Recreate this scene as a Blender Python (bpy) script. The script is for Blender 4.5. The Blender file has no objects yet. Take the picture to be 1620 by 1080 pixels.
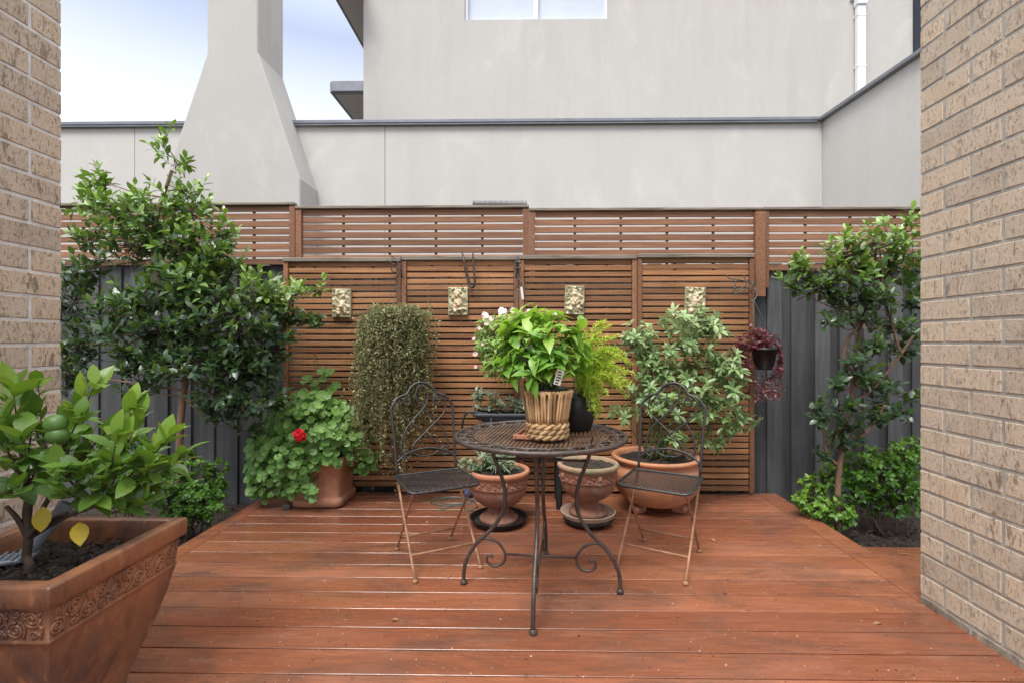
import bpy, math, random
from mathutils import Vector as V, Matrix, noise
R = random.Random(11)
PI = math.pi
S = bpy.context.scene
COL = S.collection
# ---------------------------------------------------------------- camera frame
F, H, PP, YAW = 785.0, 1.10, 824.0, math.radians(0.9)
fw = V((-math.sin(YAW), math.cos(YAW), 0)); rt = V((math.cos(YAW), math.sin(YAW), 0))
def ray(px, py): return fw + rt * ((px - PP) / F) + V((0, 0, (540 - py) / F))
def at(px, py, Y):
    d = ray(px, py); return V((0, 0, H)) + d * (Y / d.y)
def gr(px, py, z=0.0):
    d = ray(px, py); return V((0, 0, H)) + d * ((z - H) / d.z)
def rnd(a, b): return R.uniform(a, b)
def rdir():
    while True:
        d = V((rnd(-1, 1), rnd(-1, 1), rnd(-1, 1)))
        if .05 < d.length < 1: return d.normalized()

# ---------------------------------------------------------------- mesh builder
class MB:
    def __init__(s): s.v = []; s.f = []; s.t = []; s.sm = []
    def add(s, vs, fs, tone=.5, smooth=False):
        o = len(s.v); s.v.extend(vs)
        for i, f in enumerate(fs):
            s.f.append(tuple(k + o for k in f))
            s.t.append(tone[i] if isinstance(tone, list) else tone); s.sm.append(smooth)
    def box(s, c, size, rot=None, bev=0.0, tone=.5):
        c = V(c); hx, hy, hz = size[0] / 2, size[1] / 2, size[2] / 2
        b = min(bev, hx * .9, hy * .9, hz * .9)
        if b <= 0:
            vs = [V((x * hx, y * hy, z * hz)) for x in (-1, 1) for y in (-1, 1) for z in (-1, 1)]
            fs = [(0, 1, 3, 2), (4, 6, 7, 5), (0, 4, 5, 1), (2, 3, 7, 6), (0, 2, 6, 4), (1, 5, 7, 3)]
        else:
            vs = []; idx = {}
            for x in (-1, 1):
                for y in (-1, 1):
                    for z in (-1, 1):
                        for a in range(3):
                            idx[(x, y, z, a)] = len(vs)
                            h = [hx - b, hy - b, hz - b]; h[a] += b
                            vs.append(V((x * h[0], y * h[1], z * h[2])))
            fs = []
            for a in range(3):
                u, w = [(1, 2), (2, 0), (0, 1)][a]
                for sg in (-1, 1):
                    q = []
                    for (su, sw) in ((-1, -1), (1, -1), (1, 1), (-1, 1)):
                        k = [0, 0, 0]; k[a] = sg; k[u] = su; k[w] = sw; q.append(idx[(k[0], k[1], k[2], a)])
                    fs.append(tuple(q if sg > 0 else q[::-1]))
            for a in range(3):
                u, w = [(1, 2), (2, 0), (0, 1)][a]
                for su in (-1, 1):
                    for sw in (-1, 1):
                        k0 = [0, 0, 0]; k0[u] = su; k0[w] = sw; k1 = list(k0); k0[a] = -1; k1[a] = 1
                        q = [idx[(*k0, u)], idx[(*k1, u)], idx[(*k1, w)], idx[(*k0, w)]]
                        fs.append(tuple(q if su * sw < 0 else q[::-1]))
            for x in (-1, 1):
                for y in (-1, 1):
                    for z in (-1, 1):
                        q = [idx[(x, y, z, a)] for a in range(3)]
                        fs.append(tuple(q if x * y * z > 0 else q[::-1]))
        s.add([(rot @ p if rot else p) + c for p in vs], fs, tone)
    def tube(s, pts, r, n=6, closed=False, tone=.5, cap=True):
        pts = [V(p) for p in pts]; m = len(pts)
        rr = r if isinstance(r, (list, tuple)) else [r] * m
        T = []
        for i in range(m):
            a = pts[(i - 1) % m] if (closed or i > 0) else pts[i]; b = pts[(i + 1) % m] if (closed or i < m - 1) else pts[i]
            t = b - a; T.append(t.normalized() if t.length > 1e-9 else V((0, 0, 1)))
        u = T[0].orthogonal().normalized(); vs = []
        for i in range(m):
            u = u - T[i] * u.dot(T[i]); u = u.normalized() if u.length > 1e-6 else T[i].orthogonal().normalized()
            w = T[i].cross(u)
            for k in range(n):
                a = 2 * PI * k / n; vs.append(pts[i] + (u * math.cos(a) + w * math.sin(a)) * rr[i])
        fs = []
        for i in range(m if closed else m - 1):
            j = (i + 1) % m
            off = 0
            if closed and j == 0:
                off = min(range(n), key=lambda k: (vs[k] - vs[i * n]).length)
            for k in range(n):
                k2 = (k + 1) % n
                fs.append((i * n + k, i * n + k2, j * n + (k2 + off) % n, j * n + (k + off) % n))
        if cap and not closed:
            fs.append(tuple(range(n))[::-1]); fs.append(tuple((m - 1) * n + k for k in range(n)))
        s.add(vs, fs, tone, True)
    def lathe(s, prof, c, n=32, tone=.5, rmod=None, sq=0.0, rotz=0.0, hx=1.0, hy=1.0):
        """revolve (r,z); sq>0 gives a rounded square section"""
        c = V(c); vs = []
        def ang(k):
            if sq < 20: return 2 * PI * k / n
            q4 = n // 4; side, i = divmod(k, q4); return side * PI / 2 + math.atan(math.sin(PI / 2 * (2 * i / q4 - 1)))
        for (r, z) in prof:
            for k in range(n):
                a = ang(k); ca, sa = math.cos(a), math.sin(a); q = r
                if sq: q = r / ((abs(ca) ** sq + abs(sa) ** sq) ** (1 / sq))
                if rmod: q = rmod(q, a, z)
                x, y = q * ca * hx, q * sa * hy
                vs.append(c + V((x * math.cos(rotz) - y * math.sin(rotz), x * math.sin(rotz) + y * math.cos(rotz), z)))
        fs = []
        for i in range(len(prof) - 1):
            for k in range(n):
                k2 = (k + 1) % n; fs.append((i * n + k, i * n + k2, (i + 1) * n + k2, (i + 1) * n + k))
        s.add(vs, fs, tone, True)
    def disc(s, c, r, n=32, tone=.5, sq=0, rings=5, bump=.0, rotz=0.0):
        c = V(c); vs = [c.copy()]; fs = []
        for i in range(1, rings + 1):
            for k in range(n):
                a = 2 * PI * k / n; ca, sa = math.cos(a), math.sin(a); q = r * i / rings
                if sq: q = q / ((abs(ca) ** sq + abs(sa) ** sq) ** (1 / sq))
                x, y = q * ca, q * sa
                vs.append(c + V((x * math.cos(rotz) - y * math.sin(rotz), x * math.sin(rotz) + y * math.cos(rotz), rnd(-bump, bump))))
        for k in range(n): fs.append((0, 1 + k, 1 + (k + 1) % n))
        for i in range(rings - 1):
            for k in range(n):
                k2 = (k + 1) % n; a = 1 + i * n; b = 1 + (i + 1) * n; fs.append((a + k, b + k, b + k2, a + k2))
        s.add(vs, fs, tone, True)
    def ball(s, c, r, n=10, m=7, tone=.5, sc=(1, 1, 1)):
        c = V(c); prof = [(math.sin(PI * i / m), -math.cos(PI * i / m)) for i in range(m + 1)]
        vs = []; fs = []
        for (q, z) in prof:
            for k in range(n):
                a = 2 * PI * k / n; vs.append(c + V((q * math.cos(a) * r * sc[0], q * math.sin(a) * r * sc[1], z * r * sc[2])))
        for i in range(m):
            for k in range(n):
                k2 = (k + 1) % n; fs.append((i * n + k, i * n + k2, (i + 1) * n + k2, (i + 1) * n + k))
        s.add(vs, fs, tone, True)
    def leaf(s, p, d, up, L, W, fold=.25, curl=.3, tone=.5, prof=(.75, 1, .7)):
        d = d.normalized(); sd = d.cross(up)
        sd = sd.normalized() if sd.length > 1e-4 else d.orthogonal().normalized()
        n = sd.cross(d); k = len(prof) + 1
        vs = [p.copy()]
        for i in range(1, k):
            t = i / k; q = p + d * (L * t * (1 - .2 * abs(curl) * t)) - n * (L * curl * t * t * .6); w = W * .5 * prof[i - 1]
            vs += [q - sd * w + n * (w * fold), q, q + sd * w + n * (w * fold)]
        vs.append(p + d * (L * (1 - .2 * abs(curl))) - n * (L * curl * .6))
        fs = [(0, 2, 1), (0, 3, 2)]
        for i in range(k - 2):
            a = 1 + 3 * i; fs += [(a, a + 1, a + 4, a + 3), (a + 1, a + 2, a + 5, a + 4)]
        a = 1 + 3 * (k - 2); e = len(vs) - 1; fs += [(a, a + 1, e), (a + 1, a + 2, e)]
        s.add(vs, fs, tone, True)
    def roundleaf(s, p, n, r, tone=.5, lobes=7):
        """scalloped geranium leaf with a notch and soft folds"""
        n = n.normalized(); u = n.orthogonal().normalized(); w = n.cross(u); a0 = rnd(0, 6.28)
        m = lobes * 4; vs = [p - n * (.14 * r)]; ph = rnd(0, 6.28); cup = rnd(.05, .30)
        for ring in (.5, 1):
            for k in range(m + 1):
                a = a0 + .2 + (2 * PI - .4) * k / m; sc_ = abs(math.sin(PI * k / 4))
                q = r * ring * (1 if ring < 1 else (.86 + .14 * sc_))
                fz = r * ring * (.07 * (1 - sc_) * ring + .05 * math.sin(2 * a + ph) + cup * ring)
                vs.append(p + (u * math.cos(a) + w * math.sin(a)) * q + n * (fz - .1 * r))
        fs = []
        for k in range(m):
            fs.append((0, 1 + k, 2 + k)); b = 1 + m + 1
            fs.append((1 + k, b + k, b + k + 1, 2 + k))
        s.add(vs, fs, tone, True)
    def build(s, name, mat, parent=None, org=None):
        if org is None: org = parent['org'] if parent is not None and 'org' in parent.keys() else (0, 0, 0)
        o = V(org); me = bpy.data.meshes.new(name)
        me.from_pydata([tuple(V(p) - o) for p in s.v], [], s.f); me.update()
        me.polygons.foreach_set('use_smooth', s.sm)
        at_ = me.attributes.new('tone', 'FLOAT', 'FACE'); at_.data.foreach_set('value', s.t)
        me.materials.append(mat)
        ob = bpy.data.objects.new(name, me); COL.objects.link(ob)
        if parent is not None:
            ob.parent = parent; ORG[ob.name] = ORG.get(parent.name, V((0, 0, 0)))
        return ob
ORG = {}
def thing(name, label, cat, loc=(0, 0, 0), rotz=0, group=None):
    o = bpy.data.objects.new(name, None); COL.objects.link(o); o.empty_display_size = .05
    o.location = loc; o.rotation_euler = (0, 0, rotz); ORG[o.name] = V(loc)
    return tag(o, label, cat, group)
def tag(o, label, cat, group=None):
    o['label'] = label; o['category'] = cat
    if group: o['group'] = group
    return o
def part(mb, name, mat, parent, label=None):
    o = mb.build(name, mat, parent, ORG.get(parent.name, V((0, 0, 0))))
    if label: o['label'] = label
    return o
def struct(mb, name, mat):
    o = mb.build(name, mat); o['kind'] = 'structure'; return o
def solo(mb, name, mat, label, cat, loc, group=None):
    o = mb.build(name, mat, None, loc); o.location = loc; return tag(o, label, cat, group)
def spline(pts, n=6):
    """Catmull-Rom through the points"""
    P = [V(p) for p in pts]; out = []
    for i in range(len(P) - 1):
        a = P[i - 1] if i else P[0] * 2 - P[1]; b = P[i]; c = P[i + 1]; d = P[i + 2] if i + 2 < len(P) else P[-1] * 2 - P[-2]
        for k in range(n):
            t = k / n
            out.append(.5 * ((2 * b) + (c - a) * t + (2 * a - 5 * b + 4 * c - d) * t * t + (3 * b - a - 3 * c + d) * t ** 3))
    out.append(P[-1]); return out

# ---------------------------------------------------------------- materials
class NT:
    def __init__(s, name):
        s.m = bpy.data.materials.new(name); s.m.use_nodes = True; s.t = s.m.node_tree
        s.b = s.t.nodes['Principled BSDF']; s.out = s.t.nodes['Material Output']
        s.tc = s.t.nodes.new('ShaderNodeTexCoord')
    def n(s, ty, ins=None, **kw):
        x = s.t.nodes.new(ty)
        for k, v in kw.items(): setattr(x, k, v)
        for k, v in (ins or {}).items(): s.set(x.inputs[k], v)
        return x
    def set(s, sock, v):
        if hasattr(v, 'is_output') or isinstance(v, bpy.types.NodeSocket): s.t.links.new(v, sock)
        else:
            if isinstance(v, (tuple, list)) and len(v) == 3 and sock.type == 'RGBA': v = (*v, 1)
            sock.default_value = v
    def coord(s, sc=(1, 1, 1), gen='Object', rot=(0, 0, 0)):
        return s.n('ShaderNodeMapping', {'Vector': s.tc.outputs[gen], 'Scale': sc, 'Rotation': rot}).outputs[0]
    def noise(s, scale, sc=(1, 1, 1), detail=4, rough=.6, dist=0):
        return s.n('ShaderNodeTexNoise', {'Vector': s.coord(sc), 'Scale': scale, 'Detail': detail, 'Roughness': rough, 'Distortion': dist}).outputs[0]
    def ramp(s, fac, stops, interp='LINEAR'):
        r = s.n('ShaderNodeValToRGB', {'Fac': fac}); e = r.color_ramp.elements; r.color_ramp.interpolation = interp
        while len(e) < len(stops): e.new(.5)
        for i, (p, c) in enumerate(stops):
            e[i].position = p; e[i].color = (*c, 1) if isinstance(c, (tuple, list)) else (c, c, c, 1)
        return r.outputs[0]
    def mix(s, f, a, b, mode='MIX'):
        x = s.n('ShaderNodeMix', data_type='RGBA', blend_type=mode)
        for k, v in ((0, f), (6, a), (7, b)): s.set(x.inputs[k], v)
        return x.outputs[2]
    def math(s, op, a, b=0.0, clamp=False):
        x = s.n('ShaderNodeMath', operation=op, use_clamp=clamp); s.set(x.inputs[0], a); s.set(x.inputs[1], b); return x.outputs[0]
    def tone(s): return s.n('ShaderNodeAttribute', attribute_name='tone').outputs['Fac']
    def bump(s, h, st=.5, dist=.01, prev=None):
        x = s.n('ShaderNodeBump', {'Height': h, 'Strength': st, 'Distance': dist})
        if prev: s.t.links.new(prev, x.inputs['Normal'])
        return x.outputs[0]
    def fin(s, col=None, rough=None, nrm=None, **kw):
        if col is not None: s.set(s.b.inputs['Base Color'], col)
        if rough is not None: s.set(s.b.inputs['Roughness'], rough)
        if nrm is not None: s.set(s.b.inputs['Normal'], nrm)
        for k, v in kw.items(): s.set(s.b.inputs[k.replace('_', ' ')], v)
        return s.m
def gain(c, k): return tuple(x * k for x in c)
def generic(name, c1, c2=None, rough=.6, ns=6, st=(1, 1, 1), bump=.3, bs=60, bd=.004, tonek=.5, metal=0, lo=.35, hi=.65, spec=.5, bst=None, rvar=.15, stain=None, sts=3.5, stk=.7):
    n = NT(name); c2 = c2 or gain(c1, .7)
    col = n.mix(n.ramp(n.noise(ns, st, 6, .65), [(lo, 0.0), (hi, 1.0)]), c1, c2)
    if stain:
        col = n.mix(n.ramp(n.noise(sts, (1, 1, .8), 9, .75, .6), [(.50, 0.0), (.64, stk)]), col, stain); col = n.mix(n.ramp(n.noise(sts * 5, st, 6, .75), [(.54, 0.0), (.66, stk * .8)]), col, gain(c1, 1.35)); col = n.mix(n.ramp(n.noise(sts * 3, (1, 1, .3), 7, .72, .4), [(.56, 0.0), (.70, stk * .9)]), col, gain(c2, .5))
    t = n.math('MULTIPLY_ADD', n.tone(), tonek); n.t.nodes[-1].inputs[2].default_value = 1 - tonek * .5
    col = n.mix(1.0, col, t, 'MULTIPLY')
    rg = n.math('MULTIPLY_ADD', n.noise(ns * 2.3, st), rvar); n.t.nodes[-1].inputs[2].default_value = rough - rvar * .5
    nb = n.bump(n.noise(bs, bst or st, 5, .7), bump, bd)
    return n.fin(col, rg, nb, Metallic=metal, Specular_IOR_Level=spec)
def leafmat(name, dark, mid, light, rough=.38, trans=.25, spec=.5, tr=None):
    n = NT(name)
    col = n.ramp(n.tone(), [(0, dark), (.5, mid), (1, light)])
    col = n.mix(n.ramp(n.noise(55, detail=3), [(.4, 0.0), (.7, .35)]), col, gain(mid, 1.35))
    n.fin(col, rough, n.bump(n.noise(95, detail=4), .45, .003), Specular_IOR_Level=spec)
    tb = n.n('ShaderNodeBsdfTranslucent', {'Color': tr or gain(light, 1.6)})
    mx = n.n('ShaderNodeMixShader', {0: trans, 1: n.b.outputs[0], 2: tb.outputs[0]})
    n.t.links.new(mx.outputs[0], n.out.inputs[0]); return n.m

def brick_mat(name, tint=(1, 1, 1)):
    n = NT(name)
    base = n.ramp(n.tone(), [(0, (.16, .125, .095)), (.08, (.45, .355, .265)), (.5, (.56, .445, .335)), (1, (.64, .49, .345))])
    base = n.mix(1.0, base, tint, 'MULTIPLY')
    col = n.mix(n.ramp(n.noise(11, (1, 1, .7), 8, .75), [(.35, 0.0), (.68, .6)]), base, (.64, .55, .45))
    msk = n.ramp(n.noise(4.5, (1, 1, 1.4), 3), [(.40, .15), (.62, 1.0)])
    tear = n.math('MULTIPLY', n.ramp(n.noise(38, (1, 1.0, .30), 10, .80, .35), [(.385, 1.0), (.435, 0.0)]), msk)
    pit = n.ramp(n.noise(120, (1, 1, .40), 5, .75), [(.36, 1.0), (.43, 0.0)])
    grit = n.ramp(n.noise(260, (1, 1, 1), 3, .7), [(.34, .45), (.50, 0.0)])
    col = n.mix(n.math('MULTIPLY', tear, .62), col, (.15, .11, .082)); col = n.mix(n.math('MULTIPLY', pit, .5), col, (.21, .155, .115)); col = n.mix(grit, col, (.26, .20, .15))
    fl = n.ramp(n.noise(150, (1, 1, 1), 2), [(.70, 0.0), (.73, .75)]); col = n.mix(fl, col, (.72, .64, .55))
    h = n.math('SUBTRACT', n.noise(70, (1, 1, .5), 8, .78), n.math('ADD', n.math('MULTIPLY', tear, .9), n.math('MULTIPLY', pit, .5)))
    return n.fin(col, .85, n.bump(h, .8, .007), Specular_IOR_Level=.25)
def mortar_mat(name, c):
    n = NT(name)
    col = n.mix(n.ramp(n.noise(14), [(.35, 0.0), (.65, 1.0)]), c, gain(c, .72))
    return n.fin(col, .95, n.bump(n.noise(220, detail=6), .8, .004))
def stucco_mat(name, c, stain=.35):
    n = NT(name)
    big = n.noise(.9, (1, 1, .7), 6, .62, .6); drip = n.noise(4.5, (1, 1, .10), 7, .68)
    col = n.mix(n.ramp(big, [(.36, 0.0), (.66, stain)]), c, gain(c, .80))
    col = n.mix(n.ramp(drip, [(.48, 0.0), (.70, .38)]), col, (c[0] * .78, c[1] * .745, c[2] * .69))
    col = n.mix(n.ramp(n.noise(150, detail=6, rough=.8), [(.34, .50), (.62, 0.0)]), col, gain(c, .5)); mo_ = n.noise(4.5, (1, 1, .8), 8, .75, 1.0); col = n.mix(n.ramp(mo_, [(.45, 0.0), (.75, .40)]), col, (c[0] * .80, c[1] * .785, c[2] * .755)); col = n.mix(n.ramp(n.noise(1.7, (1, 1, .6), 7, .7, .7), [(.55, 0.0), (.75, .4)]), col, gain(c, 1.16))
    return n.fin(col, .95, n.bump(n.noise(160, detail=8, rough=.75), .55, .006), Specular_IOR_Level=.2)
def deck_mat():
    n = NT('red painted decking')
    base = n.ramp(n.tone(), [(0, (.220, .072, .034)), (.5, (.295, .106, .052)), (1, (.360, .140, .072))])
    grain = n.noise(7, (.5, 10, 1), 8, .7, .4)
    col = n.mix(n.ramp(grain, [(.36, .5), (.62, 0.0)]), base, (.120, .042, .026))
    blot = n.noise(1.9, (.75, 2.0, 1), 8, .72, .8)
    col = n.mix(n.ramp(blot, [(.47, 0.0), (.63, .80)]), col, (.115, .058, .040))
    pale = n.noise(3.4, (.6, 3.4, 1), 8, .75)
    col = n.mix(n.ramp(pale, [(.54, 0.0), (.76, .55)]), col, (.40, .185, .12))
    scr = n.ramp(n.noise(9, (.5, 3.0, 1), 2, .5, 4.0), [(.492, 0.0), (.5, .5), (.508, 0.0)]); sm_ = n.ramp(n.noise(1.3, detail=3), [(.5, 0.0), (.62, 1.0)])
    col = n.mix(n.math('MULTIPLY', scr, sm_), col, (.52, .32, .24))
    wear = n.math('MULTIPLY', n.ramp(n.noise(60, (.35, 3, 1), 5, .7), [(.60, 0.0), (.70, .8)]), n.ramp(n.noise(2.6, (1, 1, 1), 4), [(.5, 0.0), (.65, 1.0)]))
    col = n.mix(wear, col, (.075, .05, .04))
    dk = n.ramp(n.noise(46, (1, 1, 1), 3, .5), [(.685, 0.0), (.71, .9)]); col = n.mix(dk, col, (.04, .02, .014))
    wf = n.ramp(n.noise(75, (1, 1, 1), 2, .5), [(.715, 0.0), (.735, .9)]); col = n.mix(wf, col, (.62, .50, .40))
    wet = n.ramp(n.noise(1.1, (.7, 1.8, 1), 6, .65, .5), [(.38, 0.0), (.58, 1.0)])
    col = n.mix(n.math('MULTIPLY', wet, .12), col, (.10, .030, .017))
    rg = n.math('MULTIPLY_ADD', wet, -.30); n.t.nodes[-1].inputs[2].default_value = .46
    rg = n.math('ADD', rg, n.math('MULTIPLY', n.math('SUBTRACT', grain, .5), .3))
    nb = n.bump(n.noise(30, (.5, 10, 1), 6, .7), .25, .003); nb = n.bump(n.noise(5, (1, 1, 1), 3), .08, .01, nb)
    return n.fin(col, rg, nb, Specular_IOR_Level=.5, Coat_Weight=.3, Coat_Roughness=.10)
def wood_mat(name, a, b, rough=.62, stx=.35):
    n = NT(name)
    g = n.noise(9, (stx, 1, 7), 7, .66, .7)
    tn = n.tone()
    col = n.mix(n.ramp(g, [(.36, 0.0), (.66, 1.0)]), a, b)
    kn = n.ramp(n.noise(4.5, (.8, 1, 2.6), 3, .5), [(.66, 0.0), (.74, .7)]); col = n.mix(kn, col, gain(b, .5))
    t = n.math('MULTIPLY_ADD', tn, .7); n.t.nodes[-1].inputs[2].default_value = .65
    col = n.mix(1.0, col, t, 'MULTIPLY')
    return n.fin(col, rough, n.bump(n.noise(40, (stx, 1, 6), 6, .7), .35, .003), Specular_IOR_Level=.35)

MT = {}
MT['brick_r'] = brick_mat('tan wire cut brick', (.93, .96, .97)); MT['brick_l'] = brick_mat('sandy wire cut brick', (.97, .98, .97))
MT['mortar_r'] = mortar_mat('grey green mortar', (.44, .425, .38)); MT['mortar_l'] = mortar_mat('pale grey mortar', (.74, .72, .68))
MT['stucco'] = stucco_mat('pale grey render', (.605, .593, .565)); MT['stucco_up'] = stucco_mat('warm grey render', (.57, .555, .525), .3)
MT['stucco_ch'] = stucco_mat('chimney render', (.545, .536, .51), .5)
MT['cap'] = generic('grey steel capping', (.23, .24, .265), (.18, .19, .215), .4, 8, bump=.03, metal=.35)
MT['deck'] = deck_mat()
MT['wood'] = wood_mat('red brown stained slats', (.345, .172, .078), (.190, .084, .034))
MT['wood_up'] = wood_mat('plum brown stained slats', (.295, .145, .080), (.165, .078, .044))
MT['woodv'] = wood_mat('brown post timber', (.28, .135, .070), (.15, .068, .038), stx=6)
MT['grey_wood'] = wood_mat('weathered grey timber', (.27, .235, .195), (.11, .088, .07), .85)
MT['fence'] = generic('charcoal painted palings', (.082, .084, .088), (.048, .049, .051), .62, 5, (5, 5, .5), .5, 26, .003, .75, bst=(3, 3, .25))
MT['terra'] = generic('terracotta', (.40, .175, .095), (.29, .115, .068), .78, 5, bump=.45, bs=70, tonek=.5, stain=(.33, .20, .135), sts=5, stk=.6)
MT['terra_old'] = generic('weathered terracotta', (.275, .115, .068), (.165, .078, .052), .85, 9, bump=.7, bs=60, tonek=.9, stain=(.24, .185, .14), sts=6, stk=.75)
MT['terra_moss'] = generic('mossy terracotta rim', (.34, .20, .13), (.19, .18, .105), .9, 14, bump=.7, bs=80)
MT['terra_big'] = generic('orange terracotta', (.47, .205, .10), (.36, .155, .082), .7, 4, bump=.3, bs=60, stain=(.40, .25, .16), sts=3.5, stk=.5)
MT['glaze'] = generic('brown glazed terracotta', (.33, .145, .070), (.105, .052, .036), .34, 5, (1, 1, .45), .4, 40, .004, .5, lo=.36, hi=.62, rvar=.3, stain=(.15, .095, .075), sts=4.5, stk=.62)
MT['black'] = generic('black plastic', (.013, .014, .016), None, .42, 9, bump=.08)
MT['slate'] = generic('slate grey plastic', (.060, .066, .08), None, .45, 9, bump=.08)
MT['beige'] = generic('beige plastic saucer', (.46, .35, .27), (.35, .26, .2), .55, 9, bump=.1)
MT['iron'] = generic('black painted iron', (.016, .018, .022), (.03, .026, .024), .38, 25, bump=.35, bs=140, bd=.002)
MT['iron_br'] = generic('brown black iron', (.085, .064, .054), (.038, .030, .028), .36, 25, bump=.4, bs=150, bd=.002, metal=.2)
MT['mesh_top'] = generic('rusty woven steel', (.165, .098, .062), (.055, .038, .030), .5, 18, bump=.4, bs=120, metal=.2)
MT['rust'] = generic('tan rusted steel', (.37, .20, .105), (.20, .09, .048), .55, 20, (1, 1, .6), .4, 120, .002)
MT['soil'] = generic('dark potting soil', (.030, .022, .017), (.055, .040, .030), .95, 40, bump=1.0, bs=90, bd=.02, tonek=1.0)
MT['mulch'] = generic('bark mulch', (.085, .050, .035), (.035, .022, .016), .9, 30, bump=1, bs=80, bd=.02, tonek=1.3)
MT['ground'] = generic('garden earth', (.06, .042, .03), (.032, .023, .017), .95, 8, bump=1, bs=40, bd=.03)
MT['bark'] = generic('pale brown bark', (.235, .135, .085), (.13, .078, .052), .85, 22, (1, 1, .4), .7, 60, .004)
MT['stem'] = generic('dark twig', (.075, .050, .034), (.045, .032, .024), .8, 30, bump=.4)
MT['green_stem'] = generic('green stem', (.10, .15, .045), (.07, .09, .035), .6, 30, bump=.3)
MT['white'] = generic('white painted metal', (.78, .79, .81), (.72, .73, .76), .4, 6, bump=.02)
MT['zinc'] = generic('grey plastic pipe', (.22, .25, .30), (.17, .195, .235), .4, 10, bump=.1)
MT['teal'] = generic('teal wire', (.05, .16, .15), None, .45, 20, bump=.2)
MT['wire'] = generic('green grey wire', (.10, .115, .085), (.05, .05, .045), .5, 20, bump=.2)
MT['dark_glass'] = generic('dark window', (.02, .023, .03), None, .12, 5, bump=0)
MT['glass'] = generic('frosted pane', (.56, .61, .68), (.52, .57, .65), .18, 2, bump=.0, spec=.6)
MT['paper'] = generic('white plastic tag', (.75, .75, .72), None, .5, 9, bump=.05)
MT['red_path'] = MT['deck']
MT['L_cam'] = leafmat('camellia leaf', (.018, .038, .026), (.052, .105, .042), (.21, .35, .05), .22, .18, .62, (.22, .38, .04))
MT['L_cit'] = leafmat('citrus leaf', (.040, .095, .026), (.100, .205, .034), (.25, .38, .045), .28, .25, .55, (.22, .42, .03))
MT['L_nan'] = leafmat('low shrub leaf', (.026, .080, .013), (.065, .165, .020), (.17, .31, .035), .40, .25)
MT['L_ger'] = leafmat('geranium leaf', (.055, .125, .026), (.115, .240, .048), (.22, .37, .085), .40, .22, .4)
MT['L_bas'] = leafmat('bright broad leaf', (.070, .185, .030), (.160, .330, .055), (.38, .52, .11), .32, .32, .5, (.35, .62, .05))
MT['L_fern'] = leafmat('yellow green fern', (.20, .34, .03), (.36, .52, .045), (.55, .66, .10), .5, .3, .35, (.5, .62, .05))
MT['L_cho'] = leafmat('grey green whorled leaf', (.070, .135, .045), (.170, .270, .100), (.36, .46, .23), .30, .2, .55)
MT['L_cas'] = leafmat('tiny trailing leaf', (.085, .045, .024), (.105, .135, .040), (.42, .42, .21), .5, .2, .4)
MT['L_pet'] = leafmat('petunia leaf', (.10, .19, .05), (.22, .36, .10), (.40, .52, .19), .5, .25, .4)
MT['L_bur'] = leafmat('burgundy leaf', (.050, .008, .016), (.155, .014, .036), (.30, .16, .15), .42, .15, .5)
MT['L_zeb'] = leafmat('striped leaf', (.05, .085, .05), (.13, .19, .12), (.42, .46, .36), .42, .15, .5)
MT['L_ros'] = leafmat('grey rosette leaf', (.075, .125, .065), (.17, .23, .145), (.28, .34, .22), .5, .2, .4)
MT['L_dry'] = leafmat('dry leaf', (.16, .08, .035), (.25, .14, .065), (.36, .22, .11), .7, .2, .3)
MT['L_yel'] = leafmat('yellowing leaf', (.30, .24, .02), (.45, .34, .02), (.55, .45, .05), .42, .25, .4)
MT['lime'] = generic('green citrus fruit', (.085, .19, .035), (.06, .14, .028), .35, 20, bump=.3, bs=160)
MT['F_red'] = leafmat('red petal', (.36, .005, .012), (.55, .010, .022), (.68, .03, .045), .5, .25, .3)
MT['F_pink'] = leafmat('pale petal', (.62, .30, .36), (.72, .55, .58), (.80, .77, .76), .55, .3, .3)
MT['wicker'] = generic('woven straw', (.56, .37, .19), (.34, .20, .095), .7, 30, (1, 1, .25), .5, 90, .003, .9)
def plaque_mat():
    n = NT('glazed ceramic relief'); t = n.tone()
    col = n.ramp(t, [(0, (.12, .11, .06)), (.35, (.40, .36, .22)), (.58, (.66, .59, .42)), (.78, (.58, .30, .13)), (1, (.72, .66, .52))])
    col = n.mix(n.ramp(n.noise(22), [(.45, 0.0), (.65, .5)]), col, (.40, .36, .17))
    return n.fin(col, .42, n.bump(n.noise(90), .3, .003))
MT['plaque'] = plaque_mat()

# ---------------------------------------------------------------- world, sun, camera
w = bpy.data.worlds.new('World'); S.world = w; w.use_nodes = True
nt = w.node_tree; bg = nt.nodes['Background']
SUN_EL, SUN_AZ = math.radians(58), math.radians(205)   # azimuth clockwise from +Y
sky = nt.nodes.new('ShaderNodeTexSky'); sky.sky_type = 'NISHITA'; sky.sun_disc = False
sky.sun_elevation = SUN_EL; sky.sun_rotation = SUN_AZ; sky.air_density = 1.0; sky.dust_density = 2.5; sky.ozone_density = 1.5
tc = nt.nodes.new('ShaderNodeTexCoord'); sp = nt.nodes.new('ShaderNodeSeparateXYZ'); nt.links.new(tc.outputs['Generated'], sp.inputs[0])
ns = nt.nodes.new('ShaderNodeTexNoise'); ns.inputs['Scale'].default_value = 2.2; ns.inputs['Detail'].default_value = 5
mp = nt.nodes.new('ShaderNodeMapping'); mp.inputs['Scale'].default_value = (1, 1, 2.2); nt.links.new(tc.outputs['Generated'], mp.inputs[0]); nt.links.new(mp.outputs[0], ns.inputs[0])
ad = nt.nodes.new('ShaderNodeMath'); ad.operation = 'MULTIPLY_ADD'; nt.links.new(ns.outputs[0], ad.inputs[0]); ad.inputs[1].default_value = .10; nt.links.new(sp.outputs[2], ad.inputs[2])
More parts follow.
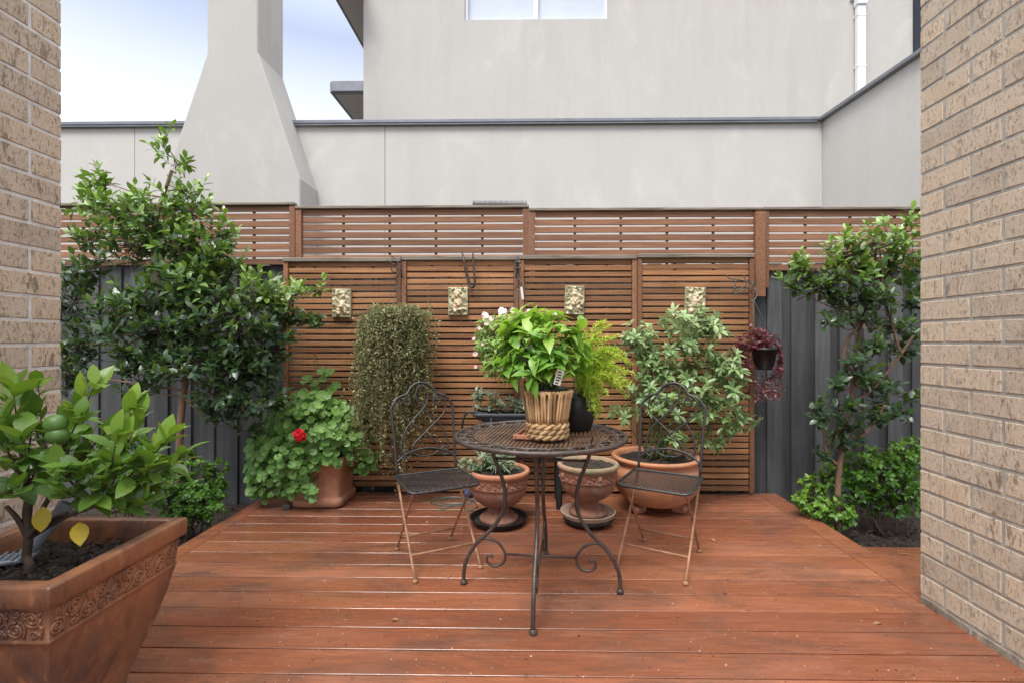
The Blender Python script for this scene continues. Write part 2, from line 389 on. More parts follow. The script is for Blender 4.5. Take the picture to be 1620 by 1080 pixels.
cr = nt.nodes.new('ShaderNodeValToRGB'); nt.links.new(ad.outputs[0], cr.inputs[0])
e = cr.color_ramp.elements
while len(e) < 5: e.new(.5)
for i, (p, c) in enumerate([(.33, (.46, .465, .48)), (.43, (.34, .36, .425)), (.53, (.220, .245, .318)), (.66, (.40, .43, .52)), (.88, (1.06, 1.03, .99))]): e[i].position = p; e[i].color = (*c, 1)
ad.inputs[1].default_value = .06
vm = nt.nodes.new('ShaderNodeVectorMath'); vm.operation = 'SCALE'; nt.links.new(cr.outputs[0], vm.inputs[0]); vm.inputs[3].default_value = 11.0
mx = nt.nodes.new('ShaderNodeMix'); mx.data_type = 'RGBA'; mx.inputs[0].default_value = .85; nt.links.new(sky.outputs[0], mx.inputs[6]); nt.links.new(vm.outputs[0], mx.inputs[7])
nt.links.new(mx.outputs[2], bg.inputs[0]); bg.inputs[1].default_value = .10
sl = bpy.data.lights.new('sun', 'SUN'); sl.energy = 1.3; sl.angle = math.radians(25); sl.color = (1, .96, .9)
so = bpy.data.objects.new('sun', sl); COL.objects.link(so)
sd = V((math.sin(SUN_AZ) * math.cos(SUN_EL), math.cos(SUN_AZ) * math.cos(SUN_EL), math.sin(SUN_EL)))
so.rotation_euler = sd.to_track_quat('Z', 'Y').to_euler(); so.location = sd * 20
cd = bpy.data.cameras.new('camera'); co = bpy.data.objects.new('camera', cd); COL.objects.link(co); S.camera = co
co.location = (0, 0, H); co.rotation_euler = (PI / 2, 0, YAW); cd.sensor_width = 36; cd.lens = F / 1620 * 36
cd.shift_x = -(PP - 810) / 1620; cd.clip_end = 2000; cd.clip_start = .05
S.view_settings.view_transform = 'Standard'; S.view_settings.look = 'None'; S.view_settings.exposure = 1.48; S.view_settings.gamma = 1
S.cycles.max_bounces = 8

# ---------------------------------------------------------------- ground, deck
m = MB(); m.box((0, 150, -.40), (600, 600, .5)); struct(m, 'ground', MT['ground'])
DB = 3.63
m = MB()
y = 1.902 - .1345 * 24
while y < DB - .02:
    y1 = min(y + .1345, DB - .005); yc = (y + y1) / 2
    xl, xr = -1.782, (1.657 if yc > 2.09 else 1.683)
    t = R.random(); cut = [xl, xr]
    for a, b in zip(cut[:-1], cut[1:]):
        m.box(((a + b) / 2, yc, -.012 + rnd(-.0007, .0007)), (b - a - .003, y1 - y - .0055, .024), None, .0014, min(1, max(0, t + rnd(-.2, .2))))
    y += .1345
m.box((-1.834, 2.765, -.012), (.100, DB * 2 - 3.8 + .0, .024), None, .003, .45)
m.box((1.727, 2.88, -.0115), (.133, 1.50, .024), None, .003, .5)
m.box((-1.873, 2.765, -.07), (.02, 3.4, .09), None, .002, .2)
m.box((1.783, 2.88, -.07), (.02, 1.50, .09), None, .002, .2)
m.box((-.05, DB - .012, -.07), (3.4, .02, .088), None, .002, .2)
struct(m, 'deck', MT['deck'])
m = MB(); m.box((-.05, 1.0, -.0745), (3.4, 5.2, .08)); struct(m, 'deck_base', MT['soil'])
m = MB(); m.box((2.30, 2.22, -.072), (1.0, 1.24, .024), None, .003, .55)
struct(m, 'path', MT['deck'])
# mulch in the two beds
m = MB()
for (x0, x1, y0, y1, cnt) in ((-3.4, -1.90, 1.95, 3.72, 2600), (1.80, 3.4, 2.86, 3.72, 1800)):
    for k in range(cnt):
        p = V((rnd(x0, x1), rnd(y0, y1), -.145 + rnd(0, .03))); d = V((rnd(-1, 1), rnd(-1, 1), rnd(-.35, .35))).normalized()
        m.leaf(p, d, (V((0, 0, 1)) + rdir() * .5), rnd(.02, .055), rnd(.006, .016), .3, rnd(-.3, .4), R.random(), (.8, .9))
o = m.build('mulch', MT['mulch']); o['kind'] = 'stuff'; o['label'] = 'loose bark mulch covering the garden beds'; o['category'] = 'mulch'

# ---------------------------------------------------------------- brick walls
def brick_wall(name, label, X, side, Yend, mb_, mm, courses, z0, off):
    """X: visible face plane, side=+1 when the wall body lies towards +X"""
    t = thing(name, label, 'wall', (X + side * .06, Yend - 1.4, z0))
    c = .0884; mb = MB(); L = 2.8
    for k in range(courses):
        z = z0 + c * (k + .5); yb = Yend; ln = .115 if (k + off) % 2 == 0 else .235; first = True
        while yb > Yend - L:
            w_ = ln if first else .235
            dx = rnd(-.0006, .0006); rz = Matrix.Rotation(rnd(-.003, .003), 3, 'Z') @ Matrix.Rotation(rnd(-.006, .006), 3, 'X')
            tn = min(1, max(.1, R.gauss(.45, .30) + (.3 if first and ln < .2 else 0))) if k else 0.0
            mb.box((X + side * .055 + dx, yb - w_ / 2, z), (.11, w_ - rnd(0, .003), c - .0105 - rnd(0, .003)), rz, .0022, tn)
            yb -= w_ + .0115; first = False
    part(mb, 'brickwork', mb_, t)
    mo = MB(); mo.box((X + side * .0530, Yend - L / 2 - .004, z0 + c * courses / 2), (.1, L, c * courses - .002)); part(mo, 'mortar', mm, t)
    ba = MB(); ba.box((X + side * .175, Yend - L / 2, z0 + c * courses / 2), (.12, L, c * courses), None, .003); part(ba, 'backing', MT['stucco'], t)
brick_wall('brick_wall', 'sandy brick wall with pale mortar at left edge behind the citrus planter', at(97.5, 600, 1.90).x, -1, 1.90, MT['brick_l'], MT['mortar_l'], 33, -.060, 0)
brick_wall('brick_wall', 'tan brick wall with grey mortar standing at right edge of the deck', at(1455.5, 600, 2.13).x, 1, 2.13, MT['brick_r'], MT['mortar_r'], 33, -.056, 1)

# ---------------------------------------------------------------- neighbouring house
house = thing('house', 'pale grey rendered two storey house with tapered chimney behind the fence', 'house', (0, 5.25, -.15))
WY = 5.25
zc = at(850, 196, WY).z
xr_ = at(1301, 300, WY).x; x_end = at(1475, 300, 3.95)
m = MB()
joints = [-6.5, at(213, 260, WY).x, at(609, 260, WY).x, xr_]
for a, b in zip(joints[:-1], joints[1:]):
    m.box(((a + b) / 2, WY + .125, (zc - .15) / 2), (b - a - .006, .25, zc + .15))
d2 = (V((x_end.x, x_end.y, 0)) - V((xr_, WY, 0))); ang = math.atan2(d2.y, d2.x)
mid = V((xr_, WY, 0)) + d2 * .5; nrm = V((-d2.y, d2.x, 0)).normalized()
if nrm.x < 0: nrm = -nrm
rz = Matrix.Rotation(ang, 3, 'Z')
m.box((mid.x + nrm.x * .125, mid.y + nrm.y * .125, (zc - .15) / 2), (d2.length + .02, .25, zc + .15), rz)
part(m, 'wall', MT['stucco'], house)
m = MB()
m.box(((-6.5 + xr_) / 2 - .01, WY + .11, zc + .018), (xr_ + 6.5 - .04, .32, .036), None, .004)
m.box((mid.x + nrm.x * .11, mid.y + nrm.y * .11, zc + .0195), (d2.length + .06, .32, .036), rz, .004)
m.box(((-6.5 + xr_) / 2 - .02, WY - .035, zc - .008), (xr_ + 6.5 - .1, .012, .022), None, .002)
part(m, 'parapet_cap', MT['cap'], house)
UY = 7.0
xl = at(575, 100, UY).x; wl, wr = at(735, 0, UY).x, at(962, 0, UY).x; wz = at(850, 31, UY).z
zt = 6.45; zb = 2.6
m = MB()
def wallbox(x0, x1, z0, z1): m.box(((x0 + x1) / 2, UY + .12, (z0 + z1) / 2), (x1 - x0, .24, z1 - z0))
wallbox(xl, wl, zb, zt); wallbox(wl, wr, zb, wz); wallbox(wr, 5.6, zb, zt); wallbox(wl, wr, wz + 1.1, zt)
m.box((xl + .12, UY + 2.74, (zb + zt) / 2), (.24, 5.0, zt - zb))
part(m, 'upper_wall', MT['stucco_up'], house)
win = MB()
for x in (wl + .02, wr - .02): win.box((x, UY + .10, wz + .55), (.04, .10, 1.1), None, .004)
xm = at(848, 0, UY).x
win.box((xm, UY + .098, wz + .55), (.065, .09, 1.02), None, .004)
for z in (wz + .014, wz + 1.08): win.box(((wl + wr) / 2, UY + .102, z), (wr - wl - .082, .10, .028), None, .004)
wf_ = part(win, 'window', MT['white'], house)
g = MB(); g.box(((wl + wr) / 2, UY + .125, wz + .55), (wr - wl - .04, .012, 1.06)); part(g, 'pane', MT['glass'], wf_)
# downpipe, bracket, dark window at the right
m = MB(); p = at(1357, 0, UY)
m.box((p.x, UY - .055, (zb + 5.75) / 2), (.115, .075, 5.75 - zb), None, .008)
for zz in (4.9, 5.6): m.box((p.x, UY - .05, zz), (.125, .09, .03), None, .004)
m.box((p.x - .09, UY - .02, 5.86), (.05, .03, .03), None, .004); m.box((p.x, UY - .06, 5.84), (.135, .1, .2), None, .006)
part(m, 'downpipe', MT['white'], house)
m = MB(); p = at(1444, 40, UY); m.box((p.x + .4, UY - .003, 5.3), (.8, .05, 2.0), None, .004); part(m, 'side_window', MT['dark_glass'], house)
# upper eave down the left side, then the lower roof behind
m = MB(); ex = -2.74
m.box(((ex + xl) / 2 + .0, UY + 2.1, 6.02), (xl - ex - .004, 5.2, .03))
part(m, 'soffit', MT['stucco_up'], house)
m = MB(); m.box((ex - .02, UY + 2.0, 6.09), (.045, 5.4, .17), None, .01)
part(m, 'gutter', MT['cap'], house)
m = MB(); m.add([V((ex, UY + .01, 6.46)), V((5.6, UY + .01, 6.46)), V((5.6, UY + 4.6, 7.3)), V((ex, UY + 4.6, 7.3))], [(0, 1, 2, 3)]); m.box(((ex + xl) / 2, UY + 2.1, 6.2), (xl - ex - .004, 5.2, .04))
part(m, 'roof', MT['cap'], house)
ZY = 9.2; a = at(524, 138, ZY)
m = MB(); m.box((a.x + 1.3, ZY, a.z), (2.6, .07, .24), None, .03); m.box((a.x + .0, ZY + 1.6, a.z), (.07, 3.2, .24), None, .03)
part(m, 'gutter', MT['cap'], house, 'lower grey gutter behind the upper wall')
m = MB(); m.box((a.x + 1.3, ZY + 1.6, a.z - .11), (2.5, 3.1, .03)); part(m, 'soffit', MT['stucco_up'], house)
m = MB(); m.box((a.x + 1.75, ZY + 2.2, a.z / 2 - .1), (2.0, 3.0, a.z)); part(m, 'rear_wall', MT['stucco_up'], house)
# chimney: vertical front plane, sides splaying outwards below the stack
CY = 4.85
x0, x1 = at(327, 60, CY).x, at(408, 60, CY).x; zA = at(380, 84, CY).z; zB = at(380, 284, CY).z
b1 = at(475, 300, CY).x; b0 = x0 - (b1 - x1); yb = 5.36
ring = []
for (xa, xb, z) in ((b0, b1, -.15), (b0, b1, zB), (x0, x1, zA), (x0, x1, 6.6)):
    ring.append([V((xa, CY, z)), V((xb, CY, z)), V((xb, yb, z)), V((xa, yb, z))])
vs = [p for r_ in ring for p in r_]; fs = [(12, 13, 14, 15)]
for i in range(3):
    for k in range(4): fs.append((i * 4 + k, i * 4 + (k + 1) % 4, (i + 1) * 4 + (k + 1) % 4, (i + 1) * 4 + k))
m = MB(); m.add(vs, fs)
ch = part(m, 'chimney', MT['stucco_ch'], house)
bv = ch.modifiers.new('bevel', 'BEVEL'); bv.width = .018; bv.segments = 3

# ---------------------------------------------------------------- paling fence
FY = 3.80
fz = 1.685
def fence(x0, x1, ztop, label):
    t = thing('paling_fence', label, 'fence', ((x0 + x1) / 2, FY, -.15)); m = MB(); x = x0; k = 0
    while x < x1:
        w_ = .098
        m.box((x + w_ / 2, FY - (.018 if k % 2 else 0.0), (ztop + rnd(-.006, .006) - .15) / 2), (w_ + .012, .016, ztop + .15), Matrix.Rotation(rnd(-.012, .012), 3, 'Z'), .002, R.random())
        x += w_ * (.86 if k % 2 else .98); k += 1
    part(m, 'palings', MT['fence'], t)
    m = MB()
    for z in (.25, .9, 1.5): m.box(((x0 + x1) / 2, FY + .045, z), (x1 - x0, .04, .08), None, .003)
    part(m, 'rails', MT['fence'], t)
fence(-4.6, 4.6, fz, 'charcoal painted paling fence running behind the trees and slatted screens')
# upper slatted screens
UYS = 3.745
def slat_panel(label, xa, xb, ztop, zbot, Y, pitch, sl_, mw, mf, mtop, stile, battens, group, gap_drop=0.0, dpt=.012, topr=.03):
    t = thing('slatted_screen', label, 'screen', ((xa + xb) / 2, Y, zbot), 0, group)
    m = MB(); z = ztop - topr - sl_ / 2
    while z - sl_ / 2 > zbot - .001:
        m.box(((xa + xb) / 2, Y + rnd(-.001, .001), z + rnd(-.0012, .0012)), (xb - xa - stile * 2 - .003, dpt, sl_ - rnd(0, .002)), Matrix.Rotation(rnd(-.0022, .0022), 3, 'Y'), .002, min(1, max(0, R.gauss(.5, .32)))); z -= pitch
    part(m, 'slats', mw, t)
    for x in (xa + stile / 2, xb - stile / 2):
        m = MB(); m.box((x, Y - .004, (ztop - topr + zbot) / 2 - gap_drop / 2), (stile, .04, ztop - topr - zbot + gap_drop - .004), None, .003, R.random())
        part(m, 'stile', mf, t)
    m = MB(); m.box(((xa + xb) / 2, Y - .006, ztop - topr / 2), (xb - xa + .0, .055, topr), Matrix.Rotation(rnd(-.002, .002), 3, 'Y'), .004); part(m, 'top_rail', mtop, t)
    k = max(1, round((xb - xa) / battens))
    for i in range(1, k):
        m = MB(); m.box((xa + (xb - xa) * i / k, Y + dpt / 2 + .008, (ztop - topr + zbot) / 2), (.019, .014, ztop - zbot - topr - .01), None, .001)
        part(m, 'batten', mf, t)
labs = ['upper slatted screen at far left behind the tall glossy tree', 'upper slatted screen between the two middle posts, left of the spike strip end', 'upper slatted screen right of the middle post, above the pale plaques', 'upper slatted screen at far right above the sparse glossy tree']
edges = [(62, 469, 320, 420), (469.5, 837, 326, 425), (837, 1203, 331, 430), (1205, 1560, 331, 432)]
for lb, (a, b, yt, ybm) in zip(labs, edges):
    c = (a + b) / 2
    slat_panel(lb, at(a, 370, UYS).x, at(b, 370, UYS).x - .001, at(836, yt, UYS).z, at(836, ybm, UYS).z, UYS, .0575, .0445, MT['wood_up'], MT['woodv'], MT['grey_wood'], .045, .335, 'slatted screens fixed along the fence top', .12 if b > 1190 and a < 1300 else .0, .014, .022)
p = at(1206, 440, UYS - .035)
m = MB(); m.box((p.x - .02, UYS - .04, (at(836, 471, UYS).z + at(836, 340, UYS).z) / 2), (.075, .03, at(836, 340, UYS).z - at(836, 471, UYS).z), None, .003)
solo(m, 'timber_post', MT['woodv'], 'short brown timber post ending above the red leaved hanging pot', 'post', (p.x - .02, UYS - .04, 1.5))
# lower screens standing on the back of the deck
LYS = 3.60
lz = [408, 406, 405, 403]
le = [450, 636, 821, 1007, 1192]
lab2 = ['lower slatted screen behind the red flowering geranium, leftmost of four', 'lower slatted screen behind left chair, second from the left', 'lower slatted screen behind the table plants, third from the left', 'lower slatted screen behind right chair and whorled shrub, rightmost of four']
for i in range(4):
    slat_panel(lab2[i], at(le[i], 600, LYS).x + .002, at(le[i + 1], 600, LYS).x - .002, at(836, lz[i], LYS).z, .012, LYS, .0442, .0335, MT['wood'], MT['woodv'], MT['grey_wood'], .034, .24, 'slatted screens standing at the back of the deck', 0, .020, .03)
m = MB()
p0, p1 = at(748, 326, UYS), at(834, 326, UYS); zt_ = p0.z + .006
m.box(((p0.x + p1.x) / 2, UYS - .005, zt_), (p1.x - p0.x, .045, .006), None, .001)
for i in range(44):
    x = p0.x + (p1.x - p0.x) * (i + .5) / 44
    for dy in (-.018, .0, .018): m.tube([(x, UYS - .005 + dy, zt_), (x + rnd(-.002, .002), UYS - .005 + dy, zt_ + .03)], [.003, .001], 4)
solo(m, 'spike_strip', MT['slate'], 'black plastic spike strip lying on top of the fence screens', 'spikes', ((p0.x + p1.x) / 2, UYS, zt_))

# ---------------------------------------------------------------- plaques, hooks
plab = ['mossy cream relief plaque at far left, beside the tree branch tip', 'cream and rust relief plaque left of the curved empty hook wire', 'tall pale relief plaque above the bright leafy basket plant', 'relief plaque half hidden by the whorled shrub at right']
for i, (px, py, w_, h_, tilt) in enumerate([(540, 480, 30, 46, 0), (724.5, 477, 31, 45, 0), (909, 475.5, 31, 46, .02), (1100, 478, 32, 47, .03)]):
    Y = LYS - .03; c = at(px, py, Y); sw, sh = w_ * Y / F, h_ * Y / F
    t = thing('wall_plaque', plab[i], 'plaque', (c.x, Y, c.z - sh / 2), 0, 'ceramic relief plaques on the slatted screens')
    rot = Matrix.Rotation(tilt, 3, 'Y')
    m = MB(); m.box((c.x, Y + .008, c.z), (sw, .018, sh), rot, .003, .45); bp = part(m, 'backing', MT['plaque'], t)
    nx, nz = 26, 38; vs = []; hs = []
    blobs = [(0, .25, .16, .024), (0, -.05, .2, .03), (-.22, .1, .12, .018), (.24, .14, .12, .018), (-.14, -.3, .11, .024), (.16, -.3, .11, .022), (.05, .42, .1, .014), (-.3, -.1, .1, .014), (.32, -.18, .1, .015), (-.28, .36, .1, .013), (.3, .38, .1, .013)]
    blobs = [(a + rnd(-.09, .09), b + rnd(-.07, .07), r_ * rnd(.8, 1.2), h * rnd(.8, 1.3)) for a, b, r_, h in blobs]
    for iz in range(nz + 1):
        for ix in range(nx + 1):
            u, v_ = ix / nx - .5, iz / nz - .5; h = 0
            for (bu, bv_, br, bh) in blobs: h = max(h, bh * math.exp(-(((u - bu) / br) ** 2 + ((v_ - bv_) / br * .9) ** 2)))
            h += .012 * (noise.noise(V((u * 9 + i * 7, v_ * 12, 3))) + .6 * noise.noise(V((u * 21 + i * 3, v_ * 27, 8))))
            e_ = min(.5 - abs(u), .5 - abs(v_)); h = max(h, .009) if e_ < .05 else h
            h = max(0, h) * (1 if e_ > .001 else 0); hs.append(h)
            vs.append(V((c.x, Y, c.z)) + rot @ V((u * sw * .995, -h - .0015, v_ * sh * .995)))
    fs, tn = [], []
    for iz in range(nz):
        for ix in range(nx):
            k = iz * (nx + 1) + ix; fs.append((k, k + 1, k + nx + 2, k + nx + 1)); q = hs[k]
            u, v_ = ix / nx - .5, iz / nz - .5
            tn.append(min(1, max(0, .28 + q * 17 + .45 * noise.noise(V((u * 6, v_ * 7, i * 5.3))) - .5 * (u * u + v_ * v_))))
    m = MB(); m.add(vs, fs, tn, True); part(m, 'relief', MT['plaque'], t)
# empty hooks on the screens
Y = LYS - .05
m = MB(); m.tube(spline([at(731, 399, Y + .05), at(734, 412, Y), at(739, 437, Y), at(744, 452, Y), at(749, 454, Y - .01), at(751, 445, Y - .02), at(749, 420, Y - .02), at(748, 400, Y - .01)], 6), [.006 + .004 * math.sin(PI * k / 42) for k in range(43)], 8)
solo(m, 'hook', MT['iron_br'], 'empty brown curved hook hanging over the screen top rail', 'hook', at(740, 400, Y))
def bracket(pts, r, label, mat, loc):
    m = MB()
    for q in pts: m.tube(spline([at(*z) for z in q], 5), r, 6)
    return solo(m, 'hook', mat, label, 'hook', loc)
Y = LYS - .04
bracket([[(618, 405, Y), (626, 410, Y - .04), (633, 424, Y - .06), (630, 436, Y - .07), (625, 441, Y - .06)], [(612, 412, Y + .01), (622, 418, Y - .05), (632, 419, Y - .02)], [(625, 417, Y - .05), (619, 427, Y - .06), (626, 431, Y - .06), (630, 425, Y - .06)], [(634, 406, Y), (636, 440, Y)]], .0035, 'dark bent wire bracket holding the brown trailing hanging plant', MT['iron'], at(625, 410, Y))
bracket([[(819, 408, Y), (819, 430, Y), (820, 441, Y - .03), (824, 446, Y - .05), (822, 455, Y - .06), (816, 453, Y - .06)], [(814, 415, Y - .02), (825, 416, Y - .03)], [(815, 424, Y - .02), (824, 425, Y - .03)], [(817, 408, Y - .015), (817, 440, Y - .02)]], .006, 'black clamp hook holding the white and pink flower basket', MT['iron'], at(819, 410, Y))
Y2 = LYS - .12
bracket([[(1150, 434, Y2), (1154, 441, Y2), (1170, 443, Y2 + .02), (1190, 449, Y2 + .05), (1195, 458, Y2 + .05), (1190, 464, Y2 + .02), (1186, 458, Y2)], [(1165, 441, Y2), (1161, 464, Y2), (1176, 459, Y2), (1193, 449, Y2 + .04)], [(1176, 434, Y2), (1180, 448, Y2), (1176, 455, Y2), (1164, 459, Y2), (1163, 449, Y2)], [(1192, 456, Y2 + .03), (1197, 466, Y2 + .02), (1193, 475, Y2), (1187, 477, Y2)], [(1190, 449, Y2 + .05), (1192, 447, LYS - .03)]], .0038, 'green grey wire bird bracket holding the red leaved hanging pot', MT['wire'], at(1185, 447, Y2))

# ---------------------------------------------------------------- iron furniture
def weave(mb, inside, x0, x1, y0, y1, z, p, wd, amp):
    """over-under woven strips clipped to a region; inside(x, y) -> bool"""
    for ax in (0, 1):
        a0, a1, b0, b1 = (x0, x1, y0, y1) if ax == 0 else (y0, y1, x0, x1)
        j = 0; b = b0
        while b <= b1:
            run = []; i = 0; a = a0
            while a <= a1 + p:
                X, Y = (a, b) if ax == 0 else (b, a)
                ok = inside(X, Y) and a <= a1
                if ok: run.append((a, z + amp * (1 if (i + j + ax) % 2 else -1)))
                if (not ok) and run:
                    if len(run) > 1:
                        vs = []
                        for (q, zz) in run:
                            for s_ in (-.5, .5):
                                c = b + s_ * wd; vs.append(V((q, c, zz)) if ax == 0 else V((c, q, zz)))
                        fs = [(2 * k, 2 * k + 1, 2 * k + 3, 2 * k + 2) for k in range(len(run) - 1)]
                        mb.add(vs, fs, R.random(), True)
                    run = []
                a += p; i += 1
            b += p; j += 1
TT = .690
TC = gr(856, 928, 0.0); TC = V((.053, 2.215, 0))
table = thing('garden_table', 'round brown iron table with woven top and scroll border in the middle of the deck', 'table', TC)
def tp(x, y, z): return TC + V((x, y, z))
m = MB(); RT = .374
m.tube([tp(RT * math.cos(2 * PI * k / 72), RT * math.sin(2 * PI * k / 72), TT - .006) for k in range(72)], .0105, 8, True)
m.tube([tp(.300 * math.cos(2 * PI * k / 72), .300 * math.sin(2 * PI * k / 72), TT - .004) for k in range(72)], .0045, 6, True)
top = part(m, 'tabletop_rim', MT['iron_br'], table)
m = MB(); NU = 26
unit = [(0, .368), (.25, .340), (.55, .310), (.88, .311), (1.02, .335), (.92, .358), (.70, .357), (.60, .341), (.70, .330), (.80, .336)]
for k in range(NU):
    pts = []
    for (f_, r_) in unit:
        a = 2 * PI * (k + f_ * 1.05) / NU; pts.append(tp(r_ * math.cos(a), r_ * math.sin(a), TT - .004))
    m.tube(spline(pts, 4), .0034, 5)
part(m, 'scroll_border', MT['iron_br'], table)
m = MB(); c45 = math.cos(.62); s45 = math.sin(.62)
weave(m, lambda x, y: x * x + y * y < .299 ** 2, -.302, .302, -.302, .302, TT - .003, .0128, .0098, .0020)
m.v = [tp(p.x * c45 - p.y * s45, p.x * s45 + p.y * c45, p.z) for p in m.v]
part(m, 'woven_top', MT['mesh_top'], table)
prof = [(.232, .680), (.216, .60), (.170, .475), (.160, .40), (.172, .33), (.222, .255), (.290, .188), (.335, .115), (.349, .055), (.350, .012)]
scr = [(.295, .188), (.268, .207), (.235, .212), (.190, .193), (.160, .148), (.168, .106), (.205, .088), (.240, .104), (.241, .130), (.224, .138), (.216, .128)]
rot0 = math.radians(-6)
for k in range(4):
    a = rot0 + k * PI / 2; ca, sa = math.cos(a), math.sin(a)
    P = lambda q: tp(q[0] * ca, q[0] * sa, q[1])
    m = MB(); m.tube(spline([P(q) for q in prof], 6), .0088, 8); lg = part(m, 'leg', MT['iron_br'], table)
    m = MB(); m.tube(spline([P(q) for q in scr], 6), .0062, 7); part(m, 'scroll', MT['iron_br'], lg)
    m = MB(); c = P((.350, .0)); m.lathe([(.001, .001), (.015, .001), (.0165, .009), (.012, .018), (.010, .020)], c, 14); part(m, 'foot', MT['iron_br'], lg)
for k in range(2):
    a = rot0 + k * PI / 2; ca, sa = math.cos(a), math.sin(a); m = MB()
    m.tube([tp(-.16 * ca, -.16 * sa, .146 + .006 * k), tp(.16 * ca, .16 * sa, .146 + .006 * k)], .0058, 7); part(m, 'stretcher', MT['iron_br'], table); m = MB()
    m.tube([tp(-.205 * ca, -.205 * sa, .575 + .006 * k), tp(.205 * ca, .205 * sa, .575 + .006 * k)], .0062, 7); part(m, 'stretcher', MT['iron_br'], table)

def make_chair(label, loc, a):
    t = thing('bistro_chair', label, 'chair', (0, 0, 0), 0, 'folding iron chairs at the table')
    def bp(u, z): return V((u, .150 + (z - .40) * .27, z))
    def q4(x, y): return ((x - 235) / 897.0, .872 - (y - 42) / 897.0)
    m = MB()
    half = [(80, 170), (84, 152), (97, 132), (112, 113), (130, 104), (150, 99), (166, 88), (180, 66), (205, 48), (235, 42)]
    L = [q4(*h) for h in half]; out = [( -.160, .40), (-.164, .56)] + [(max(u, -.172), z) for u, z in L]
    full = out + [(-u, z) for u, z in out[-2::-1]]
    m.tube(spline([bp(u, z) for u, z in full], 4), .0072, 8)
    m.tube(spline([bp(u, z) for u, z in [(-.162, .468), (-.10, .508), (0, .526), (.10, .508), (.162, .468)]], 6), .0058, 7)
    fr = part(m, 'backrest', MT['iron'], t)
    m = MB()
    curves = [
        [(165, 128), (160, 112), (146, 116), (148, 140), (168, 146), (176, 122), (158, 100), (130, 112), (118, 150), (132, 195), (190, 245), (245, 290), (292, 330), (300, 362), (270, 384), (235, 387)],
        [(235, 52), (215, 70), (205, 110), (228, 160), (275, 205), (318, 250), (345, 300), (352, 345), (348, 375)],
        [(352, 375), (332, 392), (312, 382), (314, 360), (334, 352), (346, 364), (336, 376)],
    ]
    for cv in curves:
        for sg in (1, -1):
            m.tube(spline([bp(sg * q4(*p)[0], q4(*p)[1]) + V((0, .002 * sg, 0)) for p in cv], 5), .0044, 6)
    part(m, 'scrollwork', MT['iron'], fr)
    # seat: rim and woven panel, corners rounded
    x0, x1, y0, y1, z = -.178, .178, -.165, .150, .402
    def seat_z(x, y): return z - .010 * max(0, (-y - .09) / .075) ** 2 * (1 if y < -.09 else 0) + .004 * (abs(x) / .178) ** 2
    m = MB(); pts = []
    for (cx, cy, a0) in ((x1 - .035, y1 - .02, 0), (x0 + .035, y1 - .02, 90), (x0 + .035, y0 + .035, 180), (x1 - .035, y0 + .035, 270)):
        rr = .02 if cy > 0 else .035
        for k in range(5):
            aa = math.radians(a0 + 22.5 * k); x, y = cx + (.035) * math.cos(aa), cy + rr * math.sin(aa); pts.append(V((x, y, seat_z(x, y))))
    m.tube(pts, .0065, 7, True); se = part(m, 'seat', MT['iron'], t)
    m = MB()
    weave(m, lambda x, y: x0 + .004 < x < x1 - .004 and y0 + .004 < y < y1 - .004 and not (abs(x) > .155 and (y < -.142)), x0, x1, y0, y1, z, .0145, .0082, .0022)
    m.v = [V((p.x, p.y, p.z + seat_z(p.x, p.y) - z)) for p in m.v]
    part(m, 'woven_panel', MT['iron'], se)
    for sx in (-1, 1):
        m = MB(); m.tube(spline([V((sx * .160, .150, .405)), V((sx * .160, .06, .29)), V((sx * .161, -.200, .012))], 6), .0066, 7); lg = part(m, 'leg', MT['rust'], t)
        m = MB(); m.lathe([(.001, .001), (.0125, .001), (.014, .007), (.009, .016), (.007, .018)], (sx * .161, -.2, 0), 12); part(m, 'foot', MT['rust'], lg)
        m = MB(); m.tube(spline([V((sx * .148, -.150, .392)), V((sx * .148, -.105, .372)), V((sx * .148, -.06, .315)), V((sx * .148, .055, .19)), V((sx * .148, .200, .012))], 6), .0064, 7); lg = part(m, 'leg', MT['rust'], t)
        m = MB(); m.lathe([(.001, .001), (.0125, .001), (.014, .007), (.009, .016), (.007, .018)], (sx * .148, .2, 0), 12); part(m, 'foot', MT['rust'], lg)
    for y_, xx in ((-.152, .160), (.155, .147)):
        zz = .095 if y_ < 0 else .085
        yy = -.200 + (zz - .012) * (.26 / .278) if y_ < 0 else .200 - (zz - .012) * (.145 / .178)
        m = MB(); m.tube([V((-xx, yy, zz)), V((xx, yy, zz))], .0056, 7); part(m, 'stretcher', MT['rust'], t)
    t.location = loc; t.rotation_euler = (0, 0, a); return t
ch1 = make_chair('black iron folding chair with tan legs, left of the round table', V((-.470, 2.510, 0)), math.radians(28))
def dup(root, loc, a, label):
    r = root.copy(); COL.objects.link(r); r.location = loc; r.rotation_euler = (0, 0, a); r['label'] = label
    for c in root.children:
        d = c.copy(); COL.objects.link(d); d.parent = r
        for g in c.children:
            e_ = g.copy(); COL.objects.link(e_); e_.parent = d
    return r
bpy.context.view_layer.update()
dup(ch1, V((.667, 2.512, 0)), math.radians(-29), 'black iron folding chair with tan legs, right of the round table')

